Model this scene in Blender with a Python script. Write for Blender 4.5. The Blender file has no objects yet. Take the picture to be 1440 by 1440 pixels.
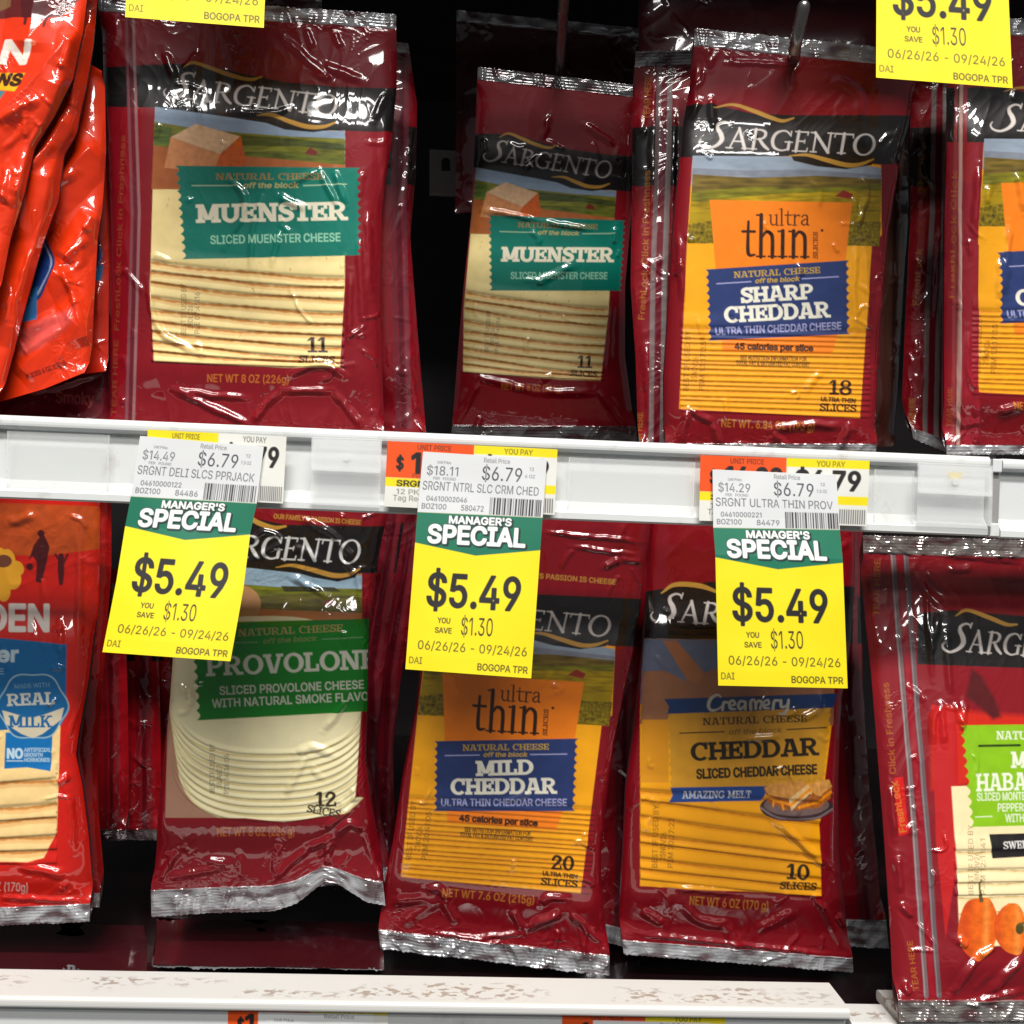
# Close-up of a refrigerated cheese display, built in code
GLYPHS = r'''
A480|16 0 201 509 276 509 463 0 395 0 287 302 264 372 232 478 245 478 213 371 191 302 85 0|110 142 110 199 370 199 370 142
B456|60 0 60 509 241 509 289 504 329 491 359 469 381 442 394 410 398 374 395 344 387 320 356 286 315 267 315 262 339 257 363 245 385 227 402 203 414 173 418 136 413 100 400 67 377 39 344 18 301 4 247 0|125 57 245 57 296 63 330 80 349 105 355 137 352 161 342 184 327 203 306 218 279 228 248 231 125 231|125 285 238 285 288 296 308 309 323 326 333 348 336 372 330 403 313 429 283 446 240 452 125 452
C510|267 -7 205 1 150 25 104 63 70 115 48 179 40 254 48 329 70 393 104 445 150 484 205 508 267 516 340 504 373 490 402 471 427 447 448 418 463 385 473 348 408 348 389 395 357 428 315 449 267 456 223 450 184 432 150 403 125 364 109 314 103 254 109 194 125 145 151 105 184 76 223 59 267 53 315 60 357 81 389 114 408 160 473 160 463 124 448 91 428 62 402 38 341 5
D502|219 0 96 0 96 57 215 57 272 63 318 81 354 110 379 149 394 198 399 255 394 312 379 361 354 399 320 428 275 446 221 452 93 452 93 509 225 509 294 501 353 478 399 441 433 391 455 329 462 255 455 181 433 119 398 68 351 31 291 8|125 509 125 0 60 0 60 509
E419|60 0 60 509 372 509 372 452 125 452 125 286 355 286 355 229 125 229 125 57 375 57 375 0
F410|60 0 60 509 369 509 369 452 125 452 125 278 346 278 346 221 125 221 125 0
G520|269 -7 205 1 149 25 104 64 69 116 47 179 40 254 47 329 69 393 103 445 149 484 203 508 265 516 304 513 340 504 374 489 403 469 449 416 465 384 474 349 408 349 387 393 356 427 315 448 265 456 222 450 183 432 150 404 125 364 109 314 103 254 109 194 125 145 151 105 184 76 224 59 269 53 309 57 345 71 374 93 396 123 410 160 415 202 434 199 283 199 283 256 478 256 478 200 471 141 451 91 419 50 377 19 326 0
H517|60 0 60 509 125 509 125 289 392 289 392 509 457 509 457 0 392 0 392 232 125 232 125 0
I300|31 0 31 57 118 57 118 452 31 452 31 509 269 509 269 452 183 452 183 57 269 57 269 0
J396|185 -7 124 3 75 33 57 55 44 81 36 111 33 145 33 173 98 173 98 145 104 104 122 74 149 56 185 50 220 56 248 74 266 104 272 145 272 509 336 509 336 145 334 111 326 81 313 55 294 33 246 3
K467|104 145 104 216 139 261 174 303 212 344 364 509 448 509 231 276 228 276|60 0 60 509 125 509 125 334 124 225 125 193 125 0|372 0 188 259 228 309 449 0
L393|60 0 60 509 125 509 125 57 361 57 361 0
M628|60 0 60 509 152 509 277 187 287 159 299 123 311 84 322 49 307 49 318 83 330 121 342 158 352 187 476 509 568 509 568 0 504 0 504 291 504 327 505 369 506 413 507 457 513 457 498 409 482 363 467 322 456 291 342 0 286 0 170 291 159 321 145 361 129 408 112 457 119 457 120 416 121 372 122 328 122 291 122 0
N523|60 0 60 509 136 509 343 183 363 151 388 107 414 55 405 54 401 108 399 157 399 195 399 509 463 509 463 0 387 0 202 290 177 331 148 381 108 452 119 454 122 384 124 328 125 291 125 0
O533|267 -7 205 1 150 25 105 63 70 115 48 179 40 254 48 329 70 393 105 445 150 484 205 508 267 516 329 508 384 484 429 445 464 393 486 329 493 254 486 179 464 115 429 63 384 25 329 1|267 53 310 59 349 76 383 105 408 144 425 194 430 254 425 314 408 365 383 404 349 433 310 450 267 456 223 450 184 433 151 404 125 364 109 314 103 254 109 194 125 144 151 105 184 76 223 59
P445|60 0 60 509 235 509 289 503 332 487 366 462 390 430 404 391 409 348 404 304 390 265 366 233 332 207 289 191 235 186 109 186 109 242 233 242 269 246 297 256 318 272 333 294 344 348 342 376 333 402 318 423 297 439 268 449 232 452 125 452 125 0
Q533|245 159 313 159 369 85 384 65 468 -48 401 -48 346 27 331 46|267 -7 205 1 150 25 105 63 70 115 48 179 40 254 48 329 70 393 105 445 150 484 205 508 267 516 329 508 384 484 429 445 464 393 486 329 493 254 486 179 464 115 429 63 384 25 329 1|267 53 310 59 349 76 383 105 408 144 425 194 430 254 425 314 408 365 383 404 349 433 310 450 267 456 223 450 184 433 151 404 125 364 109 314 103 254 109 194 125 144 151 105 184 76 223 59
R449|60 0 60 509 236 509 290 504 333 489 367 465 390 433 405 395 409 352 405 309 390 271 367 240 333 217 289 203 236 198 96 198 96 255 234 255 269 258 298 267 319 281 334 300 342 324 345 352 342 380 334 405 319 425 298 440 269 449 233 452 125 452 125 0|353 0 230 229 303 229 428 0
S447|224 -9 172 -4 128 9 91 31 64 60 46 96 38 137 104 137 110 110 123 88 142 71 166 59 224 49 286 60 311 74 329 92 341 114 346 139 342 161 332 179 296 205 245 222 184 239 128 260 86 289 60 326 52 372 58 413 75 448 102 476 138 498 180 511 227 516 275 511 316 498 351 476 377 449 394 415 401 378 337 378 326 412 302 437 267 453 225 459 167 448 145 435 129 418 118 398 115 376 119 352 131 334 169 308 212 293 264 279 312 264 359 238 395 198 405 171 408 139 403 99 386 64 360 34 323 11 278 -4
T449|32 452 32 509 417 509 417 452 257 452 257 0 193 0 193 452
U517|259 -8 203 -2 154 15 114 43 85 80 66 124 60 173 60 509 124 509 124 178 128 144 141 113 160 87 187 68 220 56 259 52 298 56 331 68 357 87 377 113 389 144 393 178 393 509 457 509 457 173 451 124 433 80 403 43 363 15 315 -2
V480|204 0 16 509 84 509 192 206 215 137 248 31 235 31 267 138 290 206 395 509 463 509 278 0
W686|155 0 16 509 82 509 163 196 175 145 187 94 197 40 189 40 200 94 211 145 224 196 306 509 380 509 462 196 474 145 486 94 497 40 488 40 499 94 510 145 523 196 603 509 670 509 530 0 455 0 368 323 351 391 336 475 350 475 335 395 318 323 230 0
X474|18 0 217 284 217 236 29 509 104 509 178 400 204 361 223 329 243 292 232 292 252 329 272 361 298 400 374 509 446 509 259 239 259 287 456 0 382 0 292 129 268 165 250 195 230 231 244 231 225 196 206 166 182 129 91 0
Y472|203 0 203 208 16 509 91 509 192 344 222 292 250 230 224 230 251 293 280 344 381 509 455 509 268 208 268 0
Z438|42 0 42 46 273 385 306 431 341 476 348 454 285 452 223 452 40 452 40 509 397 509 397 462 169 129 134 81 97 33 90 54 152 57 214 57 399 57 399 0
a389|160 -9 126 -5 94 5 68 22 48 45 35 73 30 108 34 138 43 161 78 193 125 211 178 220 234 227 265 235 273 243 276 255 276 257 267 297 240 322 196 331 149 322 118 301 100 274 41 291 57 322 79 346 104 364 133 375 194 384 239 379 286 360 306 343 322 320 333 290 337 251 337 0 277 0 277 52 272 52 252 25 215 1|170 45 202 49 228 59 248 74 263 93 276 138 276 190 259 182 231 176 200 171 175 168 134 159 103 139 95 124 92 105 102 72 130 52
b424|229 -8 198 -5 172 4 138 31 118 59 112 59 112 0 53 0 53 509 114 509 114 319 118 319 137 346 171 373 197 381 229 384 274 378 313 361 345 332 370 293 385 245 390 189 385 133 370 84 346 45 313 16 274 -2|220 47 253 51 279 66 301 88 316 117 325 151 328 189 325 227 316 261 301 290 280 311 253 325 220 330 188 325 161 312 140 291 125 263 116 229 113 189 116 150 125 115 140 86 162 65 188 51
c396|207 -8 159 -2 117 16 82 46 56 85 40 133 34 187 40 243 56 291 82 330 117 360 159 378 207 384 260 377 305 356 340 322 362 277 303 262 290 289 270 311 242 325 207 330 173 325 145 310 124 287 108 258 99 224 96 187 99 151 108 117 124 89 145 66 173 51 207 46 243 52 271 66 292 89 304 117 363 102 341 56 306 21 261 -1
d424|195 -8 151 -2 111 16 79 45 55 84 39 133 34 189 39 245 55 293 79 332 112 361 151 378 196 384 228 381 253 373 287 346 306 319 311 319 311 509 372 509 372 0 313 0 313 59 307 59 287 31 252 4 227 -5|205 47 236 51 263 65 284 86 299 115 309 150 312 189 309 229 300 263 284 291 263 312 237 325 205 330 172 325 145 311 124 290 108 261 99 227 96 189 99 151 109 117 124 88 145 66 172 51
e404|212 -8 161 -2 117 16 82 46 56 85 40 132 34 187 39 242 55 290 81 329 115 359 157 378 205 384 266 374 294 361 319 341 341 315 357 282 368 242 371 194 371 169 75 169 75 221 338 221 310 202 307 237 298 269 283 294 263 314 237 326 205 330 173 326 146 313 125 294 109 270 99 241 96 211 96 178 100 139 110 106 128 80 151 61 179 50 212 46 254 53 285 73 306 105 365 91 353 63 335 39 311 19 283 4 249 -5
f254|228 379 228 327 6 327 6 379|81 0 81 432 84 461 96 486 113 505 135 519 187 530 222 527 243 521 227 468 215 472 195 474 171 470 154 460 145 443 142 419 142 0
g425|207 -151 134 -140 82 -110 51 -69 101 -41 122 -66 154 -88 207 -97 249 -92 282 -75 304 -47 311 -6 311 68 306 68 287 41 252 16 227 8 195 5 152 10 113 27 80 53 55 90 39 136 34 191 39 246 55 293 80 332 112 361 152 378 196 384 228 382 253 373 288 346 308 319 313 319 313 379 372 379 372 -9 367 -54 350 -90 324 -117 291 -136 251 -147|205 59 237 63 264 75 285 95 300 121 309 154 312 193 309 231 300 264 285 291 264 312 237 325 205 330 172 325 145 312 124 290 109 262 99 229 96 193 99 155 109 123 124 96 145 76 172 63
h410|114 227 114 0 53 0 53 509 114 509 114 287 102 287 124 332 152 362 187 379 227 384 264 380 295 369 321 349 341 321 353 285 357 240 357 0 296 0 296 235 290 275 273 304 246 323 210 329 184 326 161 317 141 303 126 283 117 257
i167|53 0 53 379 114 379 114 0|84 443 67 446 54 455 44 468 41 483 44 499 54 512 67 521 84 524 100 521 114 512 123 499 126 483 123 468 114 455 100 446
j167|53 379 114 379 114 -30 111 -63 102 -90 86 -113 65 -129 37 -139 4 -143 -10 -143 -10 -87 2 -87 25 -83 40 -72 50 -54 53 -29|83 443 67 446 53 455 44 468 41 483 44 499 53 512 67 521 83 524 100 521 114 512 123 499 126 483 123 468 114 455 100 446
k381|110 137 110 212 121 212 284 379 360 379 184 199 177 199|53 0 53 509 114 509 114 0|294 0 148 186 191 229 372 0
l189|139 -2 101 3 74 20 58 47 53 84 53 509 114 509 114 99 120 62 130 54 146 52 160 53 170 54 181 3 162 -1
m610|53 0 53 379 112 379 112 295 108 295 118 323 132 346 172 376 219 386 257 380 287 361 309 331 321 295 312 295 322 321 337 343 381 375 437 386 468 383 497 372 522 354 541 328 553 296 557 255 557 0 496 0 496 254 490 289 473 313 447 326 419 330 374 320 345 290 335 247 335 0 274 0 274 260 269 288 253 311 229 326 199 330 158 320 126 289 117 266 114 238 114 0
n410|114 227 114 0 53 0 53 379 112 379 112 287 102 287 124 332 152 362 187 379 227 384 264 380 295 369 321 349 341 321 353 285 357 240 357 0 296 0 296 235 290 275 273 304 246 323 210 329 184 326 161 317 141 303 126 283 117 257
o415|207 -8 159 -2 117 16 82 46 56 85 40 133 34 187 40 243 56 291 82 330 117 360 159 378 207 384 256 378 299 360 333 330 359 291 376 243 381 187 376 133 359 85 333 46 299 16 256 -2|207 46 242 51 270 66 292 89 307 117 316 151 319 187 316 224 307 258 292 287 270 310 242 325 207 330 173 325 145 310 124 287 108 258 99 224 96 187 99 151 108 117 124 89 145 66 173 51
p424|53 -143 53 379 112 379 112 319 118 319 137 346 171 373 197 381 229 384 274 378 313 361 345 332 370 293 385 245 390 189 385 133 370 84 346 45 313 16 274 -2 229 -8 198 -5 173 4 138 31 118 59 114 59 114 -143|220 47 253 51 279 66 301 88 316 117 325 151 328 189 325 227 316 261 301 290 280 311 253 325 220 330 188 325 161 312 140 291 125 263 116 229 113 189 116 150 125 115 140 86 162 65 188 51
q424|372 -143 311 -143 311 59 306 59 287 31 252 4 227 -5 195 -8 151 -2 111 16 79 45 55 84 39 133 34 189 39 245 55 293 79 332 112 361 151 378 196 384 228 381 253 373 287 346 307 319 313 319 313 379 372 379|205 47 236 51 263 65 284 86 299 115 309 150 312 189 309 229 300 263 284 291 263 312 237 325 205 330 172 325 145 311 124 290 108 261 99 227 96 189 99 151 109 117 124 88 145 66 172 51
r259|53 0 53 379 112 379 112 321 115 321 130 347 152 367 181 380 213 385 229 384 243 384 243 322 230 324 207 326 159 315 140 301 126 284 117 262 114 237 114 0
s365|182 -8 145 -5 112 3 84 18 62 38 45 63 36 94 94 107 105 79 124 60 150 49 181 45 217 50 244 62 262 81 268 103 265 121 254 136 212 155 149 170 104 186 72 208 53 237 47 274 51 305 65 332 87 354 115 370 149 381 187 384 223 381 254 372 279 358 299 339 324 290 268 277 243 316 219 328 187 333 156 329 131 317 114 299 109 277 112 258 124 243 172 223 229 209 275 194 306 171 325 142 331 107 326 75 312 47 290 24 260 6 223 -5
t227|204 379 204 327 6 327 6 379|65 471 126 471 126 98 128 76 136 61 150 53 170 50 185 51 202 54 213 2 192 -3 168 -4 125 2 92 21 72 52 65 93
u410|182 -5 146 -1 115 11 89 31 69 59 57 95 53 139 53 379 114 379 114 144 119 105 137 75 164 56 200 50 226 53 249 62 268 77 283 97 293 122 296 153 296 379 357 379 357 0 298 0 298 92 307 92 286 47 257 17 222 0
v389|163 0 17 379 84 379 165 155 187 87 206 21 184 21 203 87 224 155 305 379 371 379 226 0
w567|138 0 23 379 87 379 133 214 154 137 175 41 165 41 186 135 206 214 252 379 316 379 362 214 382 136 402 41 391 41 413 135 434 214 480 379 545 379 429 0 368 0 319 172 305 225 291 280 277 338 291 338 277 280 263 225 248 172 199 0
x379|21 0 171 218 171 171 29 379 100 379 147 306 179 253 207 206 175 206 202 253 233 306 282 379 352 379 209 169 209 214 358 0 287 0 231 85 200 136 173 182 205 182 178 136 148 85 91 0
y389|47 -139 61 -86 71 -87 104 -89 130 -74 151 -36 163 -1 17 379 84 379 165 155 187 87 206 21 184 21 202 87 224 155 305 379 371 379 204 -58 177 -107 139 -136 91 -145 65 -143
z380|42 0 42 46 254 320 254 323 48 323 48 379 333 379 333 331 126 60 126 56 339 56 339 0
0453|227 -7 174 1 130 24 95 62 69 113 53 178 48 254 53 330 69 395 95 447 130 484 174 508 227 516 279 508 323 484 358 447 384 395 400 330 405 254 400 178 384 113 359 62 323 24 279 1|227 50 261 56 290 74 313 103 330 144 340 194 344 254 340 314 330 365 313 405 290 435 261 453 227 460 192 453 163 435 140 405 123 365 113 314 109 254 113 194 123 144 140 103 163 74 192 56
1330|236 509 236 0 172 0 172 448 169 448 46 358 46 427 158 509
2453|64 0 64 47 234 229 282 282 311 327 320 371 317 397 308 419 293 436 273 449 224 460 196 457 172 447 153 433 139 413 130 390 127 362 66 362 71 405 86 442 111 473 143 496 182 511 225 516 268 511 306 497 337 474 361 445 376 411 381 372 371 318 336 259 267 180 153 60 153 57 389 57 389 0
3453|218 -7 173 -3 133 10 98 30 70 57 52 91 44 132 109 132 115 107 126 87 144 71 165 59 219 50 275 61 297 74 315 93 325 116 329 145 326 172 316 196 299 217 275 234 242 244 201 248 157 248 157 299 288 448 288 452 70 452 70 509 372 509 372 461 211 278 211 289 264 288 308 276 344 253 371 222 387 186 393 145 387 103 370 66 344 36 309 12 266 -2
4453|40 105 40 158 247 509 311 509 109 166 109 163 413 163 413 105|282 0 282 121 282 146 282 318 343 318 343 0
5453|221 -7 178 -2 140 11 108 32 83 60 66 93 60 130 122 130 127 108 138 89 173 60 221 50 250 53 276 64 298 82 314 104 324 131 328 162 324 193 314 221 297 244 275 262 248 273 218 277 167 268 128 246 67 253 96 509 366 509 366 452 151 452 134 301 136 301 178 325 229 334 263 330 294 321 321 306 345 285 379 231 388 199 391 163 385 117 369 76 343 41 309 15 268 -1
6453|226 -7 182 -1 142 15 109 40 84 74 69 115 64 162 68 199 80 239 137 340 252 509 322 509 151 261 145 261 165 288 196 307 235 314 278 309 316 295 346 271 370 240 384 201 389 157 384 112 368 73 343 39 310 14 271 -2|226 48 254 52 279 63 299 79 314 101 324 128 327 157 324 187 314 213 299 235 279 251 254 262 226 265 198 262 174 252 153 235 138 214 128 188 125 158 128 128 138 102 153 79 174 63 198 52
7453|97 0 323 448 323 452 62 452 62 509 391 509 391 449 165 0
8453|226 -7 178 -2 136 11 101 33 74 62 57 96 52 135 55 166 65 195 81 220 101 241 125 256 153 265 153 267 119 282 93 308 76 342 70 380 75 417 90 450 114 477 146 498 184 511 226 516 269 511 306 498 337 477 361 450 377 417 382 380 376 342 359 308 333 282 300 267 300 265 327 256 351 241 372 220 387 195 397 166 401 135 395 96 378 62 352 33 317 11 275 -2|226 49 258 52 285 60 307 74 323 91 333 113 337 139 333 165 322 189 305 208 283 223 256 232 226 235 196 232 169 223 147 208 130 189 119 165 115 139 119 113 129 91 145 74 167 60 195 52|226 290 274 300 307 330 316 351 319 376 316 399 308 420 294 437 275 449 226 460 177 449 159 437 145 420 136 399 133 376 136 351 145 330 159 313 178 300
9453|226 516 271 510 310 494 343 468 368 434 384 393 389 347 385 309 373 270 315 168 200 0 130 0 301 248 307 248 287 221 257 202 218 195 175 199 137 214 106 237 83 269 68 307 64 352 69 397 85 436 110 469 143 494 182 510|226 460 199 457 174 446 154 429 138 407 129 381 125 352 129 322 138 295 154 274 174 257 199 247 226 243 254 247 279 257 299 273 314 295 324 321 327 350 324 381 314 407 299 429 279 446 254 457
$447|202 -74 202 583 244 583 244 -74|224 -9 172 -4 128 9 91 31 64 60 46 96 38 137 104 137 110 110 123 88 142 71 166 59 224 49 286 60 311 74 329 92 341 114 346 139 342 161 332 179 296 205 245 222 184 239 128 260 86 289 60 326 52 372 58 413 75 448 102 476 138 498 180 511 227 516 275 511 316 498 351 476 377 449 394 415 401 378 337 378 326 412 302 437 267 453 225 459 167 448 145 435 129 418 118 398 115 376 119 352 131 334 169 308 212 293 264 279 312 264 359 238 395 198 405 171 408 139 403 99 386 64 360 34 323 11 278 -4
.188|95 -4 78 -1 63 9 53 24 50 41 53 59 63 73 78 83 95 87 113 83 128 73 138 59 141 41 138 24 128 9 113 -1
,188|38 -119 68 71 137 71 84 -119
/249|235 533 71 -76 14 -76 178 533
-453|337 244 337 188 114 188 114 244
&448|197 -7 150 -2 110 12 78 34 54 62 39 96 34 133 37 163 47 189 85 235 140 279 216 335 237 352 255 375 262 405 258 427 245 445 226 457 201 461 168 453 145 431 137 399 145 363 169 327 204 284 438 0 364 0 171 231 121 293 87 344 78 370 75 398 79 430 91 458 109 481 134 499 165 510 200 513 235 510 266 499 290 482 308 459 320 433 324 404 315 362 291 325 256 293 154 217 110 174 100 154 97 131 100 108 109 87 143 57 193 46 223 50 251 59 301 95 321 121 336 151 346 186 349 224 408 224 405 180 397 144 371 92 345 62 333 47 305 23 271 7 234 -3
(273|89 207 101 324 132 441 177 539 236 539 191 428 161 313 151 207 160 115 188 16 236 -96 177 -96 139 -21 111 55 95 131
)273|37 -96 86 18 113 116 122 207 112 313 82 428 37 539 97 539 142 441 173 323 184 207 178 130 161 53 134 -22 97 -96
'206|78 318 70 509 136 509 128 318
®463|231 118 192 122 154 134 121 152 91 177 67 206 48 240 37 277 33 317 37 357 48 394 67 428 91 457 121 482 154 500 192 512 231 516 271 512 309 500 343 482 372 457 396 428 415 394 426 357 430 317 426 277 415 240 396 206 372 177 343 152 309 134 271 122|231 166 271 171 307 187 338 210 362 241 377 277 382 317 377 357 362 393 338 423 307 447 271 462 231 467 192 462 156 447 125 423 101 393 86 357 81 317 86 277 101 241 125 210 156 187 192 171|273 226 228 312 273 312 319 226|161 226 161 409 253 409 279 402 302 383 311 350 302 316 278 295 250 287 185 287 185 319 239 319 257 327 267 350 264 364 257 372 239 378 203 378 203 226
™424|289 326 209 509 242 509 298 375 354 509 387 509 307 326|202 326 202 509 235 509 235 326|361 326 361 509 394 509 394 326|82 326 82 492 115 492 115 326|27 480 27 509 170 509 170 480
:188|95 -4 78 -1 63 9 53 24 50 41 53 59 63 73 78 83 95 87 113 83 128 73 138 59 141 41 138 24 128 9 113 -1|95 271 78 274 63 284 53 299 50 316 53 334 63 349 78 359 95 362 113 359 128 349 138 334 141 316 138 299 128 284 113 274
'''
import bpy, math
import numpy as np
from mathutils import Matrix

# ---------------------------------------------------------------- camera, world, lamps, exposure
S = bpy.context.scene
COL = S.collection
FPX = 1444.0
CAM = np.array([0.0, -0.45, 1.35])
_x = np.array([.998, -.0388, -.0489]); _x /= np.linalg.norm(_x)
_z = np.array([.0388, .9992, 0.0]); _z -= _x * _z.dot(_x); _z /= np.linalg.norm(_z)
_y = np.cross(_z, _x)
RT = np.stack([_x, _y, _z])
cd = bpy.data.cameras.new('camera'); cam = bpy.data.objects.new('camera', cd); COL.objects.link(cam)
cam.matrix_world = Matrix([[*RT[0], CAM[0]], [*RT[1], CAM[1]], [*RT[2], CAM[2]], [0, 0, 0, 1]])
cd.sensor_width = 36; cd.lens = 36 * FPX / 1440; cd.clip_start = .01; cd.clip_end = 50
S.camera = cam
w = bpy.data.worlds.new('World'); S.world = w; w.use_nodes = True
w.node_tree.nodes['Background'].inputs[0].default_value = (.92, .96, 1, 1)
w.node_tree.nodes['Background'].inputs[1].default_value = .085
def lamp(y, z, power, sx, sy, x=0.0):
    # a ceiling strip light of the aisle, facing the shelves
    l = bpy.data.lights.new('ceiling_strip_light', 'AREA'); l.shape = 'RECTANGLE'; l.size = sx; l.size_y = sy
    l.energy = power; l.color = (1, .97, .93)
    o = bpy.data.objects.new('ceiling_strip_light', l); COL.objects.link(o); o.location = (x, y, z)
    d = np.array([x, 0, 1.3]) - np.array([x, y, z]); d /= np.linalg.norm(d)
    o.rotation_euler = Matrix(((1, 0, 0), (0, 1, 0), (0, 0, 1))).to_euler()
    from mathutils import Vector
    o.rotation_euler = Vector(d).to_track_quat('-Z', 'Y').to_euler()
lamp(-1.33, 3.35, 76, 1.5, .22)
lamp(-2.45, 3.35, 27, 1.6, .2, -.25)
lamp(-3.3, 3.35, 24, 1.8, .22, .35)
S.view_settings.view_transform = 'Standard'; S.view_settings.look = 'None'
S.view_settings.exposure = .04; S.view_settings.gamma = 1; S.view_settings.use_curve_mapping = False
S.render.engine = 'CYCLES'
S.cycles.use_denoising = True
S.cycles.max_bounces = 6

# ---------------------------------------------------------------- helpers: projection, materials, objects
def ray(px, py):
    px = np.asarray(px, float); py = np.asarray(py, float)
    v = np.stack([(px - 720) / FPX, -(py - 720) / FPX, -np.ones_like(px)], -1)
    return v @ RT.T
def at(px, py, D):
    r = ray(px, py); return CAM + r * (np.asarray(D) / r[..., 1])[..., None]
def proj(P):
    v = (P - CAM) @ RT
    return 720 + FPX * v[..., 0] / -v[..., 2], 720 - FPX * v[..., 1] / -v[..., 2]
def lin(c):
    c = np.asarray(c, float) / 255
    return np.where(c <= .04045, c / 12.92, ((c + .055) / 1.055) ** 2.4)

def mat(name, **k):
    m = bpy.data.materials.new(name); m.use_nodes = True
    b = m.node_tree.nodes['Principled BSDF']
    for a, v in k.items():
        a = a.replace('_', ' ').title().replace('Ior', 'IOR')
        if a == 'Base Color': v = (*lin(v), 1)
        b.inputs[a].default_value = v
    return m
def attr(m):
    n = m.node_tree.nodes.new('ShaderNodeAttribute'); n.attribute_name = 'print'
    m.node_tree.links.new(n.outputs['Color'], m.node_tree.nodes['Principled BSDF'].inputs['Base Color'])
    return m
def grain(m, scale, lo, hi, socket='Roughness'):
    nt = m.node_tree; t = nt.nodes.new('ShaderNodeTexNoise'); t.inputs['Scale'].default_value = scale; t.inputs['Detail'].default_value = 6
    tc = nt.nodes.new('ShaderNodeTexCoord'); nt.links.new(tc.outputs['Object'], t.inputs['Vector'])
    r = nt.nodes.new('ShaderNodeMapRange'); r.inputs['To Min'].default_value = lo; r.inputs['To Max'].default_value = hi
    r.inputs['From Min'].default_value = .3; r.inputs['From Max'].default_value = .7
    nt.links.new(t.outputs['Fac'], r.inputs['Value']); nt.links.new(r.outputs['Result'], nt.nodes['Principled BSDF'].inputs[socket])
    return m
def bump(m, scale, strength, dist=.0005):
    nt = m.node_tree; t = nt.nodes.new('ShaderNodeTexNoise'); t.inputs['Scale'].default_value = scale; t.inputs['Detail'].default_value = 5
    tc = nt.nodes.new('ShaderNodeTexCoord'); nt.links.new(tc.outputs['Object'], t.inputs['Vector'])
    b = nt.nodes.new('ShaderNodeBump'); b.inputs['Strength'].default_value = strength; b.inputs['Distance'].default_value = dist
    nt.links.new(t.outputs['Fac'], b.inputs['Height']); nt.links.new(b.outputs['Normal'], nt.nodes['Principled BSDF'].inputs['Normal'])
    return m
M_FILM = grain(attr(mat('printed_film', roughness=.42, coat_weight=1.0, coat_ior=1.7, coat_roughness=.05, specular_ior_level=.25)), 90, .025, .075, 'Coat Roughness')
_n = M_FILM.node_tree.nodes.new('ShaderNodeAttribute'); _n.attribute_name = 'film_normal'    # the clear film lies smooth over the stepped slices
M_FILM.node_tree.links.new(_n.outputs['Vector'], M_FILM.node_tree.nodes['Principled BSDF'].inputs['Coat Normal'])
M_FOIL = attr(mat('crimped_foil', roughness=.2, metallic=.45, coat_weight=1.0, coat_ior=1.8, coat_roughness=.05))
M_PAPER = bump(attr(mat('printed_paper', roughness=.62)), 900, .12, .0002)
M_BACK = grain(mat('pack_back', base_color=(70, 14, 22), roughness=.3, coat_weight=.6), 40, .25, .4)
def grimy(m, clean, dirt, scale, lo, hi):
    nt = m.node_tree; tc = nt.nodes.new('ShaderNodeTexCoord'); t = nt.nodes.new('ShaderNodeTexNoise'); t.inputs['Scale'].default_value = scale; t.inputs['Detail'].default_value = 8; t.inputs['Roughness'].default_value = .7
    nt.links.new(tc.outputs['Object'], t.inputs['Vector']); r = nt.nodes.new('ShaderNodeMapRange'); r.inputs['From Min'].default_value = lo; r.inputs['From Max'].default_value = hi; nt.links.new(t.outputs['Fac'], r.inputs['Value'])
    x = nt.nodes.new('ShaderNodeMixRGB'); x.inputs[1].default_value = (*lin(clean), 1); x.inputs[2].default_value = (*lin(dirt), 1)
    nt.links.new(r.outputs[0], x.inputs[0]); nt.links.new(x.outputs[0], nt.nodes['Principled BSDF'].inputs['Base Color']); return m
M_WHITE = grimy(grain(mat('white_rail_plastic', roughness=.38), 60, .3, .46), (219, 222, 221), (176, 170, 160), 38, .56, .78)
M_METAL = grain(mat('peg_steel', base_color=(150, 148, 146), roughness=.3, metallic=.9), 80, .22, .4)
M_DARK = grain(mat('cooler_back_panel', base_color=(50, 43, 45), roughness=.5), 30, .4, .6)
M_FLOOR = grain(mat('cooler_floor_pan', base_color=(22, 8, 10), roughness=.2), 30, .1, .3)
M_GREY = bump(mat('grey_joint_plastic', base_color=(150, 148, 146), roughness=.5), 300, .1)
M_CLEAR = grain(mat('clear_holder_plastic', base_color=(250, 252, 252), roughness=.15, alpha=.3, coat_weight=.5), 50, .1, .25)

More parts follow.
